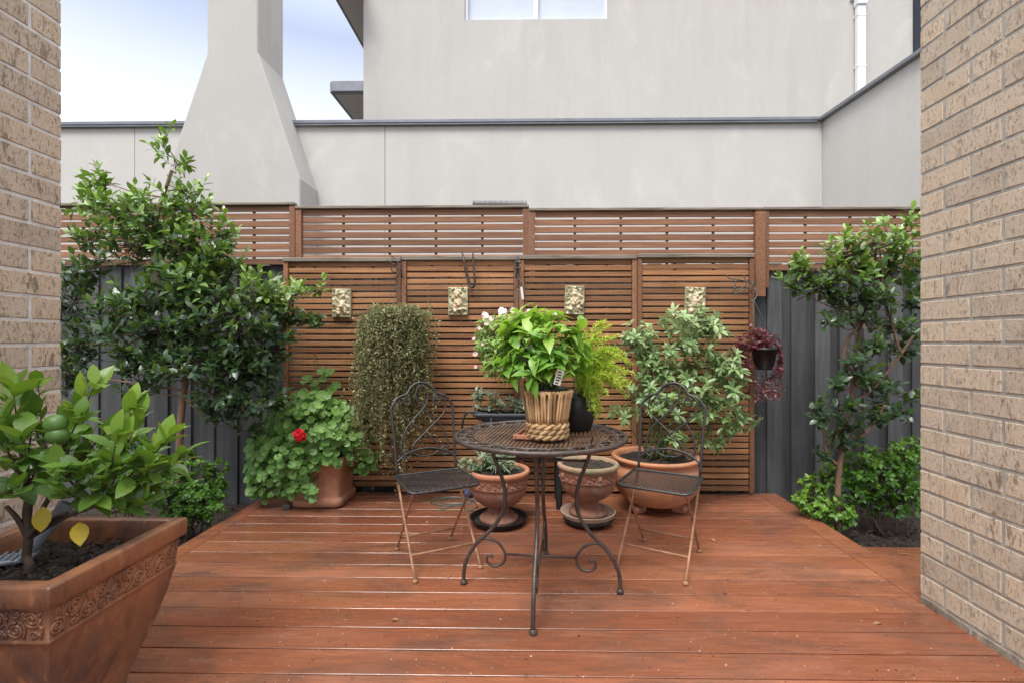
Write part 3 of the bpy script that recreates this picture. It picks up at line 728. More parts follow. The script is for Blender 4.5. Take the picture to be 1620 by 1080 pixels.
# ---------------------------------------------------------------- foliage helpers
def rosette(mb, p, ax, n, L, W, tone, sp=(.7, 1.35), ln=.0, tj=.18, prof=(.75, 1, .7), fold=.25, curl=(.1, .6), lj=.25, up=None):
    ax = ax.normalized(); u = ax.orthogonal().normalized(); w_ = ax.cross(u); a = rnd(0, 6.28)
    for i in range(n):
        a += 2.4 + rnd(-.3, .3); s_ = rnd(*sp)
        d = ax * math.cos(s_) + (u * math.cos(a) + w_ * math.sin(a)) * math.sin(s_)
        q = p - ax * (ln * i / max(1, n)); k = 1 + rnd(-lj, lj * .6)
        nrm = ax * .7 + V((0, 0, .6)) + rdir() * .35
        mb.leaf(q, d, nrm if up is None else up, L * k, W * k, fold, rnd(*curl), min(1, max(0, tone + rnd(-tj, tj))), prof)
def inball(shell=.55):
    return rdir() * (R.random() ** shell)
def crown(mb, st, c, r, n, leafn, L, W, tone, root=None, shell=.45, upb=.35, twr=.0028, ymax=3.70, **kw):
    """leafy clump: twigs reach out from the clump's heart, each ends in a spray of leaves"""
    for k in range(n):
        o = inball(shell); p = c + V((o.x * r[0], o.y * r[1], o.z * r[2])); p.y = min(p.y, ymax)
        d = (V((o.x, o.y, o.z)) + V((0, 0, upb)) + rdir() * .45).normalized()
        b = c if root is None else root + (p - root) * .35
        st.tube(spline([b, (b + p) * .5 + rdir() * .015, p], 2), [twr, twr, twr * .9, twr * .7, twr * .5], 4, cap=False)
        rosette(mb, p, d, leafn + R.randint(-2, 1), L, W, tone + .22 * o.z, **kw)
def shoot(mb, st, p0, d, ln, nl, L, W, tone, prof, tj=.2):
    d = d.normalized(); u = d.orthogonal().normalized(); w_ = d.cross(u); a = rnd(0, 6.28)
    bend = V((rnd(-.3, .3), rnd(-.3, .3), rnd(-.05, .35)))
    P = lambda t: p0 + d * (ln * t) + bend * (ln * .35 * t * t)
    st.tube([P(i / 4) for i in range(5)], [.0018, .0016, .0014, .0011, .0007], 4, cap=False)
    for i in range(nl):
        t = .18 + .82 * i / max(1, nl - 1); a += 2.4 + rnd(-.35, .35); q = P(t); ax = (P(min(1, t + .1)) - P(t - .1)).normalized()
        rad = u * math.cos(a) + w_ * math.sin(a); sp = rnd(.55, 1.15) if i < nl - 1 else .15
        dl = ax * math.cos(sp) + rad * math.sin(sp); k = (.72 + .5 * math.sin(PI * (.2 + .7 * t))) * rnd(.75, 1.1)
        nrm = V((0, -.25, .8)) + ax * .3 + rdir() * .45
        mb.leaf(q, dl, nrm, L * k, W * k, rnd(.08, .3), rnd(-.05, .55), min(1, max(0, tone + .22 * (t - .4) + rnd(-tj, tj))), prof)
def crown_shoots(mb, tw, c, r, n, nl, L, W, tone, ymax):
    for k in range(n):
        o = inball(.42); p = c + V((o.x * r[0], o.y * r[1], o.z * r[2])); p.y = min(p.y, ymax)
        d = (V((o.x * .9, o.y * .7 - .1, o.z * .5 + .5)) + rdir() * .5).normalized(); ln = rnd(.08, .16)
        q = p - d * ln * .6
        tw.tube(spline([c, c * .4 + q * .6 + rdir() * .015, q], 2), [.0032, .0028, .0024, .0021, .0018], 4, cap=False)
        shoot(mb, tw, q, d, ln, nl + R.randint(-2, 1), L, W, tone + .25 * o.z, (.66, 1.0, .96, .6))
def plant_tree(name, label, base, trunk, tr, clumps, Y, dens, L, W, leafn, mat, bark, ymax=3.70, dsc=1.0, **kw):
    t = thing(name, label, 'tree', base); lf = MB(); st = MB(); tw = MB()
    tpts = spline(trunk, 5); n = len(tpts)
    st.tube(tpts, [tr * (1 - .62 * i / n) for i in range(n)], 8)
    sc = Y / F
    for (px, py, rx, ry, tn, dy) in clumps:
        c = at(px, py, Y + dy); r = (rx * sc * 1.18, min(.26, max(rx, ry) * sc * .8) * dsc, ry * sc * 1.12)
        best = min(tpts[int(n * .34):], key=lambda q: (q - c).length + (1.0 if q.z > c.z + .12 else 0))
        mid = best * .5 + c * .5 + V((rnd(-.04, .04), rnd(-.04, .04), rnd(-.06, .02)))
        ln = (c - best).length
        st.tube(spline([best, mid, c], 5), [max(.003, tr * .42 * (1 - .07 * i) * min(1, .4 + ln * .5)) for i in range(11)], 6, cap=False)
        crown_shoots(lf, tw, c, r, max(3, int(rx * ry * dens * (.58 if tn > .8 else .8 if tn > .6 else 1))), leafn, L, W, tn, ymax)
    part(tw, 'twigs', MT['stem'], t); part(st, 'trunk', bark, t); part(lf, 'crown', mat, t); return t

# ---------------------------------------------------------------- left and right glossy trees
Y = 3.12
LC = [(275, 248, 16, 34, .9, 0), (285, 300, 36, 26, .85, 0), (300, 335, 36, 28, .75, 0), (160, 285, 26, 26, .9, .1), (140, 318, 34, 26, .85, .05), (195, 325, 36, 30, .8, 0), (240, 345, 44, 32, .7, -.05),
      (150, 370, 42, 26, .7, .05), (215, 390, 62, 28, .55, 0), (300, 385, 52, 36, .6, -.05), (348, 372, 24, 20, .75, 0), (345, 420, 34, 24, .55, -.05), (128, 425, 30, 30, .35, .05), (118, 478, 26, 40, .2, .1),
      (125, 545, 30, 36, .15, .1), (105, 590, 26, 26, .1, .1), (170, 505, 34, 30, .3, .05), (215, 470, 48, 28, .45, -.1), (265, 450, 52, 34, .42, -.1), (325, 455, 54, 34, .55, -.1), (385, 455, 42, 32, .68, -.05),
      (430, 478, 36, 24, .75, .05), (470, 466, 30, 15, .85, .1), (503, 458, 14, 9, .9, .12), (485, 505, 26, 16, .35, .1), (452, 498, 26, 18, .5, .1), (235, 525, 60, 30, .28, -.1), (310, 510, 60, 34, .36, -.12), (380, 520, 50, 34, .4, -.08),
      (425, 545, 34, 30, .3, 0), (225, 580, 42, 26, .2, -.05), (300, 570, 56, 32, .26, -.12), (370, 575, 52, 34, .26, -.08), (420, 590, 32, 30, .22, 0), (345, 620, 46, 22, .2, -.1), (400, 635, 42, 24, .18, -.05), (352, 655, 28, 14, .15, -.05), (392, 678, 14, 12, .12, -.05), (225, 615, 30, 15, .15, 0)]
tb = gr(284, 815, -.13); base = at(284, 820, Y); base.z = -.14
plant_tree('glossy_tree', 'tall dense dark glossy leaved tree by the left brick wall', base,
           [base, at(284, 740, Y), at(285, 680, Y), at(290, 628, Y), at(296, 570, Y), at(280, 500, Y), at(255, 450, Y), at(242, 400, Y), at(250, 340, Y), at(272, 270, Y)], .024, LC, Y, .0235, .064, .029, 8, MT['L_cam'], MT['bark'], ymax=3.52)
Y = 3.15
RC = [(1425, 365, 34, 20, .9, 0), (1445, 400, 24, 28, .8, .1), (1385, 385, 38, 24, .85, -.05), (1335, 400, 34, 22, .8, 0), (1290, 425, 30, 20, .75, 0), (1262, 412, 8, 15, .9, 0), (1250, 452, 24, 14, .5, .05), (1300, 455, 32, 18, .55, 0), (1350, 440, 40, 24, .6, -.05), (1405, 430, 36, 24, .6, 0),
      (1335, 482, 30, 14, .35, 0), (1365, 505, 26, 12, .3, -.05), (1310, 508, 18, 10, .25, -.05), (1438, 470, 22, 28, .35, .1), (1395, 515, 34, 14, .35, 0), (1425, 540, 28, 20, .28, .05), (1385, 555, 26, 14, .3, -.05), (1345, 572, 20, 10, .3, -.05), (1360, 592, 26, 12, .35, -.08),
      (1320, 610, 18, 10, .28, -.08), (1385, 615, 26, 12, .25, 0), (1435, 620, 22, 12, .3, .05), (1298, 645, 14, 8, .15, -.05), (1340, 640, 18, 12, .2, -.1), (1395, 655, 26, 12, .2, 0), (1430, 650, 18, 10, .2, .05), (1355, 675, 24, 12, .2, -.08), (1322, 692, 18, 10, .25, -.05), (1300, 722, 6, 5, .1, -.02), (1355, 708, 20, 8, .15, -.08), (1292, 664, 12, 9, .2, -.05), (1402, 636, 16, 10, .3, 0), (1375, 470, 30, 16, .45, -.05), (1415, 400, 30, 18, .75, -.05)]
base = at(1325, 835, Y); base.z = -.14
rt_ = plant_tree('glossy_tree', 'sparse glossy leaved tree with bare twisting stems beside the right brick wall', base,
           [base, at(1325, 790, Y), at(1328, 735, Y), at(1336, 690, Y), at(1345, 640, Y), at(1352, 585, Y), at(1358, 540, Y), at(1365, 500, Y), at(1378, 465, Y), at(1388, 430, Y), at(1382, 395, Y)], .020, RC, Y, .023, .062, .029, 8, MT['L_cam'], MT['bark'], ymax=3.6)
m = MB()
for q in ([(1338, 690), (1362, 690), (1385, 665), (1400, 640)], [(1352, 590), (1335, 570), (1340, 540), (1355, 520), (1362, 500)], [(1345, 640), (1385, 610), (1425, 560), (1445, 530)], [(1425, 560), (1410, 510), (1395, 455), (1400, 410), (1412, 385)], [(1325, 735), (1308, 715), (1303, 680), (1292, 668)]):
    m.tube(spline([at(a, b, Y - .03) for a, b in q], 5), .0085, 6)
part(m, 'branches', MT['bark'], rt_)

def shrub(label, Y, clumps, dens, L, W, leafn, mat, cat='shrub', ymax=3.7, name='low_shrub', z0=-.14):
    c0 = at(clumps[0][0], clumps[0][1], Y); base = V((c0.x, c0.y, z0)); t = thing(name, label, cat, base); lf, st = MB(), MB(); sc = Y / F
    for (px, py, rx, ry, tn, dy) in clumps:
        c = at(px, py, Y + dy); c.z = max(c.z, z0 + .06); r = (rx * sc, min(.26, rx * sc * .8), ry * sc)
        st.tube(spline([base + V((rnd(-.04, .04), rnd(-.04, .04), 0)), base * .4 + c * .6 + rdir() * .03, c], 4), .005, 5)
        crown(lf, st, c, r, int(rx * ry * dens), leafn, L, W, tn, ymax=ymax, prof=(.8, 1, .6), twr=.0016)
    for v_ in lf.v: v_.z = max(v_.z, z0 + .012)
    part(st, 'stems', MT['stem'], t); part(lf, 'foliage', mat, t); return t
shrub('bright green low shrub under the tall dense tree, left of the deck', 3.05, [(300, 765, 44, 40, .5, 0), (335, 745, 26, 26, .6, .1), (325, 790, 34, 36, .45, 0), (270, 800, 34, 38, .4, -.1), (245, 770, 26, 34, .45, -.05), (300, 815, 44, 22, .3, 0), (345, 775, 18, 26, .5, .15), (300, 722, 22, 14, .6, .1)], .05, .036, .019, 7, MT['L_nan'])
shrub('small leafy low shrub half hidden behind the citrus leaves', 2.75, [(195, 690, 30, 22, .45, 0), (225, 715, 26, 22, .4, 0), (170, 730, 34, 34, .3, 0), (215, 770, 40, 40, .25, 0)], .04, .034, .018, 7, MT['L_nan'])
shrub('large bright green shrub beside the right brick wall behind the sparse tree', 3.22, [(1395, 745, 44, 40, .5, 0), (1430, 720, 28, 28, .65, 0), (1365, 735, 30, 30, .5, -.05), (1440, 765, 26, 34, .55, 0), (1380, 785, 36, 28, .3, 0), (1420, 795, 34, 22, .25, 0), (1448, 700, 14, 12, .7, .05), (1345, 770, 22, 24, .35, 0)], .048, .044, .022, 7, MT['L_nan'])
shrub('low bright shrub spilling over right edge of the deck', 3.14, [(1300, 800, 34, 22, .75, 0), (1310, 755, 26, 24, .6, .1), (1275, 790, 18, 14, .8, 0), (1325, 815, 26, 18, .65, -.05), (1290, 770, 24, 18, .7, .05)], .06, .040, .021, 7, MT['L_nan'])

# ---------------------------------------------------------------- pots and potted plants
def soil(mb, c, r, bump=.006, sq=0, n=28): mb.disc(c, r, n, .5, sq, 8, bump)
# red geranium in a square terracotta pot
c = V((-1.402, 3.405, 0))
t = thing('potted_geranium', 'bushy red flowering geranium in square terracotta pot at left corner of the deck', 'potted plant', c)
m = MB(); q = 1.0
m.lathe([(.0, .008), (.156, .008), (.166, .014), (.168, .050), (.160, .060), (.150, .066), (.146, .075), (.150, .16), (.156, .255), (.160, .262), (.160, .275), (.166, .28), (.172, .30), (.172, .325), (.166, .333), (.150, .333), (.146, .30)], c, 64, .5, None, 9.0)
pot = part(m, 'pot', MT['terra'], t)
m = MB(); pc = c + V((-.03, -.158, .245))
for r_, hh in ((.028, .006), (.018, .008), (.008, .011)):
    m.tube([pc + V((r_ * math.cos(2 * PI * k / 24), .004 - hh * .3, r_ * math.sin(2 * PI * k / 24))) for k in range(24)], .005, 6, True)
m.ball(pc, .010, 12, 8, .5, (1, .6, 1)); part(m, 'medallion', MT['terra'], pot)
m = MB(); soil(m, c + V((0, 0, .305)), .145, .006, 9.0); part(m, 'soil', MT['soil'], t)
lf, st = MB(), MB(); Yg = 3.38; heart = c + V((0, 0, .40))
GC = [(492, 680, 80, 62, .5, -.05, 330), (545, 690, 48, 40, .45, -.02, 120), (440, 705, 44, 40, .5, -.1, 110), (425, 750, 34, 46, .4, -.12, 90), (410, 740, 20, 50, .3, -.05, 40), (470, 760, 30, 24, .45, -.16, 34), (490, 640, 44, 26, .55, 0, 80), (580, 660, 26, 22, .35, .05, 40), (575, 725, 26, 26, .4, 0, 46), (450, 725, 60, 40, .45, -.14, 90), (495, 778, 16, 18, .3, -.20, 10), (545, 660, 40, 24, .4, .0, 50)]
for (px, py, rx, ry, tn, dy, n) in GC:
    cc = at(px, py, Yg + dy); sc = Yg / F
    for k in range(int(n * 1.3)):
        o = inball(.38)
        if o.y > .45: o.y *= -1
        p = cc + V((o.x * rx * sc, o.y * min(.2, rx * sc * .8), o.z * ry * sc)); p.y = min(p.y, LYS - .03); p.z = max(p.z, .03)
        if abs(p.x - c.x) < .185 and abs(p.y - c.y) < .185 and p.z < .345: p.y = c.y - .19 - rnd(0, .05)
        nrm = V((o.x * .7, -.75 + o.y * .5, .65 + o.z * .3)) + rdir() * .45
        lf.roundleaf(p, nrm, rnd(.016, .034), min(1, max(0, tn + .25 * o.z + rnd(-.22, .22))))
        if k % 3 == 0: st.tube(spline([heart + (p - heart) * .25, heart + (p - heart) * .6 + V((0, 0, -.02)), p], 2), .0022, 4, cap=False)
# the taller shoot with two tiers of leaves and the bud above
sh = [at(520, 650, 3.42), at(518, 620, 3.42), at(513, 590, 3.42), at(500, 600, 3.42)]
st.tube(spline([heart, at(520, 660, 3.42), at(516, 615, 3.42), at(505, 590, 3.42)], 5), .004, 6)
for (px, py) in ((485, 600), (497, 606), (512, 598), (520, 588), (508, 586), (525, 618), (512, 622), (500, 618), (530, 610), (540, 640), (530, 634)):
    lf.roundleaf(at(px, py, 3.42 + rnd(-.03, .03)), V((rnd(-.3, .3), -.7, .8)), rnd(.034, .048), rnd(.5, .85))
part(st, 'stems', MT['green_stem'], t); part(lf, 'foliage', MT['L_ger'], t)
def flower_head(px, py, Y, r, n, parent):
    m = MB(); cc = at(px, py, Y)
    for k in range(n):
        o = rdir(); o.y = -abs(o.y); b = cc + V((o.x, o.y, o.z)) * r * .6
        rosette(m, b, o + V((0, -.4, .1)), 5, r * .75, r * .68, .5, (.8, 1.3), 0, .3, (.9, 1.1, .9), .1, (0, .4))
    st2 = MB(); st2.tube(spline([cc, cc + V((rnd(-.02, .02), .05, -.07)), heart + (cc - heart) * .45], 4), .0022, 5)
    f_ = part(m, 'flower', MT['F_red'], parent); part(st2, 'stalk', MT['green_stem'], f_)
flower_head(475, 687, 3.12, .036, 20, t); flower_head(421, 647, 3.22, .013, 6, t); flower_head(413, 646, 3.24, .009, 4, t); flower_head(418, 668, 3.2, .015, 5, t); flower_head(414, 676, 3.2, .011, 4, t); flower_head(497, 557, 3.42, .011, 7, t)
m = MB(); st2 = [at(497, 558, 3.42), at(499, 580, 3.42), at(503, 600, 3.42)]; m.tube(spline(st2, 4), .0022, 5); part(m, 'stalk', MT['green_stem'], t)
p = gr(452, 806, .0); m = MB(); m.box((p.x, p.y + .02, .018), (.045, .05, .036), Matrix.Rotation(.3, 3, 'Z'), .006)
m.tube([p + V((-.02, .02, .034)), p + V((0, .0, .046)), p + V((.02, .02, .034))], .003, 5)
solo(m, 'plastic_clip', MT['slate'], 'small grey plastic block lying beside the square terracotta pot', 'clip', (p.x, p.y, 0))

# urns
def urn(label, c, z0, matb, matr, soil_z=.30, s=1.0):
    t = thing('urn', label, 'urn', (c.x, c.y, z0)); o = V((c.x, c.y, z0))
    def gad(r, a, z):
        zz = z / s
        if .085 < zz < .215: return r * (1 + .022 * abs(math.sin(a * 11)) * math.sin(PI * (zz - .085) / .13))
        return r
    P = [(0, .002), (.112, .002), (.118, .010), (.118, .024), (.108, .032), (.098, .040), (.078, .056), (.066, .070), (.064, .082), (.078, .092), (.105, .108), (.135, .132), (.158, .165), (.167, .195), (.170, .214), (.174, .218), (.176, .226), (.172, .232), (.172, .262), (.176, .268), (.174, .276)]
    m = MB(); m.lathe([(a * s, b * s) for a, b in P], o, 88, .5, gad); body = part(m, 'body', matb, t)
    m = MB(); m.lathe([(a * s, b * s) for a, b in [(.168, .272), (.180, .282), (.188, .292), (.190, .303), (.186, .313), (.176, .318), (.166, .314), (.160, .300), (.155, .27)]], o, 64); part(m, 'rim', matr, t)
    m = MB()
    for k in range(22):
        a = 2 * PI * (k + .5) / 22; rr = .173 * s; pc = o + V((rr * math.cos(a), rr * math.sin(a), .247 * s)); rad = V((math.cos(a), math.sin(a), 0)); tn_ = V((-math.sin(a), math.cos(a), 0))
        if k % 5 == 2:
            m.ball(pc + V((0, 0, .004)), .019 * s, 10, 8, .6, (.8, .8, 1.3))
            m.ball(pc + rad * .012 * s + V((0, 0, .004)), .008 * s, 8, 6, .4); m.ball(pc - V((0, 0, .025 * s)), .013 * s, 8, 6, .5)
        elif k % 5 == 0:
            m.tube([pc + (tn_ * math.cos(q) + V((0, 0, math.sin(q)))) * .012 * s for q in [2 * PI * i / 14 for i in range(14)]], .004 * s, 6, True, .6); m.ball(pc, .006 * s, 8, 6, .4)
        else:
            for sg in (-1, 1):
                m.leaf(pc - tn_ * .020 * s * sg, (tn_ * sg + V((0, 0, .45 * sg * (1 if k % 2 else -1)))), rad, .036 * s, .018 * s, -.5, -.5, rnd(.3, .8))
                m.ball(pc + tn_ * .012 * sg * s + V((0, 0, .008 * sg * s)), .0075 * s, 8, 6, .5)
    part(m, 'relief_band', matb, body)
    m = MB(); soil(m, o + V((0, 0, soil_z * s)), .160 * s, .006)
    for k in range(70):
        a, q = rnd(0, 6.28), rnd(0, .145) * s; m.ball(o + V((q * math.cos(a), q * math.sin(a), soil_z * s + .003)), rnd(.002, .006), 5, 4, rnd(.2, 1.9))
    part(m, 'soil', MT['soil'], t); return t
u1 = V((-.182, 3.02, 0)); u2 = V((.362, 3.03, 0))
m = MB(); m.lathe([(0, .002), (.148, .002), (.156, .008), (.172, .036), (.176, .038), (.176, .042), (.170, .042), (.164, .038), (.152, .014), (0, .012)], u1, 48)
solo(m, 'saucer', MT['black'], 'black plastic saucer under the planted urn on the left', 'saucer', (u1.x, u1.y, 0))
m = MB(); m.disc(u1 + V((0, 0, .0165)), .15, 40, .5, 0, 5, .0015); 
t1 = urn('weathered terracotta urn of grey green rosettes standing in a black saucer', u1, .014, MT['terra_old'], MT['terra'])
part(m, 'spilt_grit', MT['ground'], t1)
lf, st = MB(), MB()
for k in range(46):
    o = inball(.5); p = u1 + V((o.x * .15 - .03, o.y * .13, .36 + .07 * o.z + .03 * (1 - abs(o.x))))
    st.tube([u1 + V((o.x * .08, o.y * .08, .30)), p], .003, 4)
    rosette(lf, p, V((o.x * .8, o.y * .8 - .2, .8)), 13, .058, .0105, .5 + .3 * o.z, (.3, 1.5), .02, .2, (.9, 1, .7), .2, (.0, .5))
for k in range(26):
    p = u1 + V((-.17 + rnd(-.06, .04), -.02 + rnd(-.1, .1), .33 + rnd(-.02, .06))); st.tube([u1 + V((-.08, 0, .31)), p], .0015, 4)
    rosette(lf, p, V((-.5, -.2, .7)), 6, .028, .012, .75, (.4, 1.3), .01)
part(st, 'stems', MT['green_stem'], t1); part(lf, 'foliage', MT['L_ros'], t1)
m = MB(); m.lathe([(0, .022), (.148, .022), (.152, .026), (.152, .040), (.148, .044), (0, .044)], u2, 48)
for k in range(5):
    a = 2 * PI * k / 5 + .5; pc = u2 + V((.11 * math.cos(a), .11 * math.sin(a), .0155)); m.tube([pc - V((.008, 0, 0)), pc + V((.008, 0, 0))], .0145, 14); m.box(pc + V((0, 0, .008)), (.022, .012, .02), None, .002)
solo(m, 'plant_caddy', MT['black'], 'black wheeled caddy beneath the pale saucer', 'caddy', (u2.x, u2.y, 0))
m = MB(); m.lathe([(0, .0455), (.150, .0455), (.158, .050), (.166, .072), (.168, .076), (.163, .077), (.158, .074), (.150, .055), (0, .054)], u2, 48)
solo(m, 'saucer', MT['beige'], 'beige saucer on a wheeled caddy under the bare urn', 'saucer', (u2.x, u2.y, .045))
urn('weathered terracotta urn holding only bare soil in a beige saucer', u2, .055, MT['terra_old'], MT['terra_moss'], .296, .99)

# big bowl with whorled shrub
bc = V((.838, 3.285, 0))
for k, a in enumerate((-.55, -2.55, 1.3)):
    pc = bc + V((.15 * math.cos(a), .15 * math.sin(a), .028)); m = MB()
    m.box(pc, (.095, .05, .052), Matrix.Rotation(a, 3, 'Z'), .012); m.ball(pc + V((.03 * math.cos(a), .03 * math.sin(a), .004)), .026, 12, 8, .4, (1.2, 1.2, .75))
    solo(m, 'pot_foot', MT['terra'], ['terracotta pot foot under the bowl, the clearly visible one behind right chair', 'terracotta pot foot under the bowl, front left beside the bare urn', 'terracotta pot foot hidden at the back of the big bowl'][k], 'pot foot', (pc.x, pc.y, 0), 'terracotta feet under the bowl pot')
t = thing('potted_shrub', 'tall whorled leaf shrub in a big smooth orange terracotta bowl behind right chair', 'potted plant', bc + V((0, 0, .054)))
m = MB(); m.lathe([(0, .055), (.165, .055), (.185, .062), (.225, .095), (.262, .145), (.280, .200), (.284, .245), (.274, .285), (.256, .305), (.252, .314), (.262, .322), (.278, .332), (.288, .344), (.286, .355), (.272, .361), (.256, .357), (.246, .342), (.240, .30)], bc, 72)
part(m, 'pot', MT['terra_big'], t)
m = MB(); soil(m, bc + V((0, 0, .325)), .243, .010); part(m, 'soil', MT['soil'], t)
lf, st = MB(), MB(); Yc = 3.27; sc = Yc / F
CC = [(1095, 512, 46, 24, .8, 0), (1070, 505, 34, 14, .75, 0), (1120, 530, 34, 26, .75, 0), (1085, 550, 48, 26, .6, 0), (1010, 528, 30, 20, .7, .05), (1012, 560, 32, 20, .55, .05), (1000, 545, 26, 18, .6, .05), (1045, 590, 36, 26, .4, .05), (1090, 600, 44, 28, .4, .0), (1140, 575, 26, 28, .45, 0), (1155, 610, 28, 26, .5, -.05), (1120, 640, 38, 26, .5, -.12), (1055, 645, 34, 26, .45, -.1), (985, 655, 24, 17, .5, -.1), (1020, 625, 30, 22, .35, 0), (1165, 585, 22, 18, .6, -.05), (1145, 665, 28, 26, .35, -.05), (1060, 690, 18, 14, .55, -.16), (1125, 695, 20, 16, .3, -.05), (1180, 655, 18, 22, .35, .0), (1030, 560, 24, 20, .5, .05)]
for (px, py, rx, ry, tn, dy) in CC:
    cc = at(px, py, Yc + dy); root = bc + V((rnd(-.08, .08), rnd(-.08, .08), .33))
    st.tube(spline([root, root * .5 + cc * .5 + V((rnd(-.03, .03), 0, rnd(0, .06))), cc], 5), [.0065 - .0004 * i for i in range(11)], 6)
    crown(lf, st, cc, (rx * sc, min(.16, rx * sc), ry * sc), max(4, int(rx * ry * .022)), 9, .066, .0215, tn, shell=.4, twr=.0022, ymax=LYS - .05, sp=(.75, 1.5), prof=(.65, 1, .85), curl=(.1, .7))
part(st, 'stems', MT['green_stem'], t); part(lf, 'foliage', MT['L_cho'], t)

# black stand with trough behind the table
Yt = 3.30
xa, xb, xc = at(748, 660, Yt).x, at(884, 660, Yt).x, at(778, 660, Yt).x
t = thing('plant_stand', 'black plastic stand with a curved wire arm behind the table', 'stand', ((xa + xb) / 2, Yt + .1, 0))
m = MB(); m.box(((xc + xb) / 2 - .02, Yt + .08, .555), (xb - xc + .1, .30, .028), None, .008)
for k in range(4): m.box(((xc + xb) / 2 - .02, Yt - .02 + .065 * k, .5695), (xb - xc + .08, .045, .006), None, .002)
part(m, 'top', MT['black'], t)
for x in (xc, xb):
    for yy in (Yt - .03, Yt + .19):
        m = MB(); m.box((x, yy, .272), (.040, .040, .540), None, .008); m.box((x, yy, .335), (.056, .05, .03), None, .006); part(m, 'leg', MT['black'], t)
m = MB(); m.tube(spline([at(731, 681, Yt), at(732, 668, Yt), at(736, 656, Yt), at(744, 651, Yt), at(756, 652, Yt), at(775, 656, Yt), V((xc, Yt - .03, .55))], 5), .007, 8)
m.tube(spline([at(731, 681, Yt), at(735, 695, Yt + .02), at(760, 700, Yt + .03), V((xc, Yt - .03, .45))], 5), .007, 8); part(m, 'arm', MT['black'], t)
x0, x1 = at(747, 660, Yt).x, at(900, 660, Yt).x; zt = .615
t = thing('planter_trough', 'slate grey plastic trough of silver striped leaves on the black stand', 'planter', ((x0 + x1) / 2, Yt + .08, .573))
m = MB(); cx = V(((x0 + x1) / 2, Yt + .08, 0)); hw, hd = (x1 - x0) / 2, .095
m.lathe([(0, .574), (.86, .574), (.90, .578), (.955, .600), (1.0, .602), (1.0, .622), (.97, .624), (.945, .620), (.93, .600), (.0, .598)], cx, 60, .5, None, 10.0, 0, hw, hd); part(m, 'pot', MT['slate'], t)
m = MB()
for k in range(260):
    p = cx + V((rnd(-.94, .94) * hw, rnd(-.9, .9) * hd, .604 + rnd(0, .018))); m.leaf(p, rdir(), V((0, 0, 1)) + rdir() * .6, rnd(.015, .04), rnd(.006, .012), .3, .3, R.random(), (1, .8))
m.box(cx + V((0, 0, .603)), (hw * 1.85, hd * 1.8, .012)); part(m, 'soil', MT['soil'], t)
lf, st = MB(), MB()
for k in range(44):
    f_ = R.random() ** 1.3; p = at(752 + f_ * 85, 652 - R.random() ** .7 * (40 - 24 * f_ if abs(f_ - .35) > .12 or R.random() < .8 else 8), Yt + rnd(0, .16))
    b = V((p.x + rnd(-.03, .03), p.y, .61)); st.tube([b, p], .0022, 4)
    rosette(lf, p, V((rnd(-.4, .4), -.3, .8)), 5, .058, .021, .5, (.7, 1.5), .012, .5, (.85, 1, .6), .3, (.1, .6))
for i in range(len(lf.t)):
    lf.t[i] = min(1, lf.t[i] + .35) if (i % 8) in (0, 2, 6) else lf.t[i] * .6
part(st, 'stems', MT['green_stem'], t); part(lf, 'foliage', MT['L_zeb'], t)

# ---------------------------------------------------------------- things on the table
bp_ = gr(866, 683, TT); bx = V((.078, 2.085, TT))
m = MB(); ts = gr(829, 676, TT)
m.box((bx.x - .035, bx.y + .045, TT + .006), (.165, .165, .008), Matrix.Rotation(-.25, 3, 'Z'), .003)
rz = Matrix.Rotation(-.25, 3, 'Z')
for k in range(4):
    d = Matrix.Rotation(-.25 + k * PI / 2, 3, 'Z'); m.box(V((bx.x - .035, bx.y + .045, TT + .014)) + d @ V((.084, 0, 0)), (.012, .18 if k % 2 == 0 else .155, .020), d, .004)
solo(m, 'saucer', MT['terra'], 'square terracotta saucer tucked under the straw basket on the table', 'saucer', (bx.x - .035, bx.y + .045, TT))
bx = V((bx.x, bx.y, TT + .012))
t = thing('basket_plant', 'bright broad leaved plant in a straw basket on the table', 'potted plant', bx)
def bas_r(z): # basket radius over height
    return 0.079 + .022 * max(0, (z - .05) / .14) if z > .05 else .075 + .004 * math.sin(PI * z / .05)
m = MB(); m.lathe([(0, .002), (.070, .002), (.073, .02), (.072, .05), (.090, .19), (.086, .19), (.068, .05)], bx, 40, .1)
for k in range(44):
    a = 2 * PI * k / 44 + rnd(-.03, .03); tw = rnd(-.06, .06); pts = []
    for i in range(6):
        z = .064 + .132 * i / 5; r_ = bas_r(z) + rnd(-.0015, .002) + (.003 if i == 5 else 0); aa = a + tw * i / 5; pts.append(bx + V((r_ * math.cos(aa), r_ * math.sin(aa), z + (rnd(-.004, .003) if i == 5 else 0))))
    m.tube(pts, [.0060 * rnd(.75, 1.2) for i in range(6)], 6, False, R.random())
for row in range(3):
    z = .011 + .0205 * row
    for ph in (0, PI):
        pts = []; N = 120
        for i in range(N):
            a = 2 * PI * i / N; q = 8 * a + ph + row * 1.3
            r_ = bas_r(z) + .002 + .0055 * math.cos(q); pts.append(bx + V((r_ * math.cos(a), r_ * math.sin(a), z + .0068 * math.sin(q))))
        m.tube(pts, .0082, 6, True, rnd(.1, .7))
for ph in (0, PI):
    pts = []
    for i in range(140):
        a = 2 * PI * i / 140; q = 20 * a + ph; r_ = bas_r(.19) + .0035 * math.cos(q); pts.append(bx + V((r_ * math.cos(a), r_ * math.sin(a), .192 + .004 * math.sin(q))))
    m.tube(pts, .0042, 6, True, rnd(.3, .9))
part(m, 'basket', MT['wicker'], t)
m = MB(); m.lathe([(.070, .16), (.083, .205), (.087, .206), (.087, .200), (.084, .198), (.080, .186), (0, .186)], bx, 36); part(m, 'inner_pot', MT['black'], t)
m = MB(); soil(m, bx + V((0, 0, .190)), .078, .004); part(m, 'soil', MT['soil'], t)
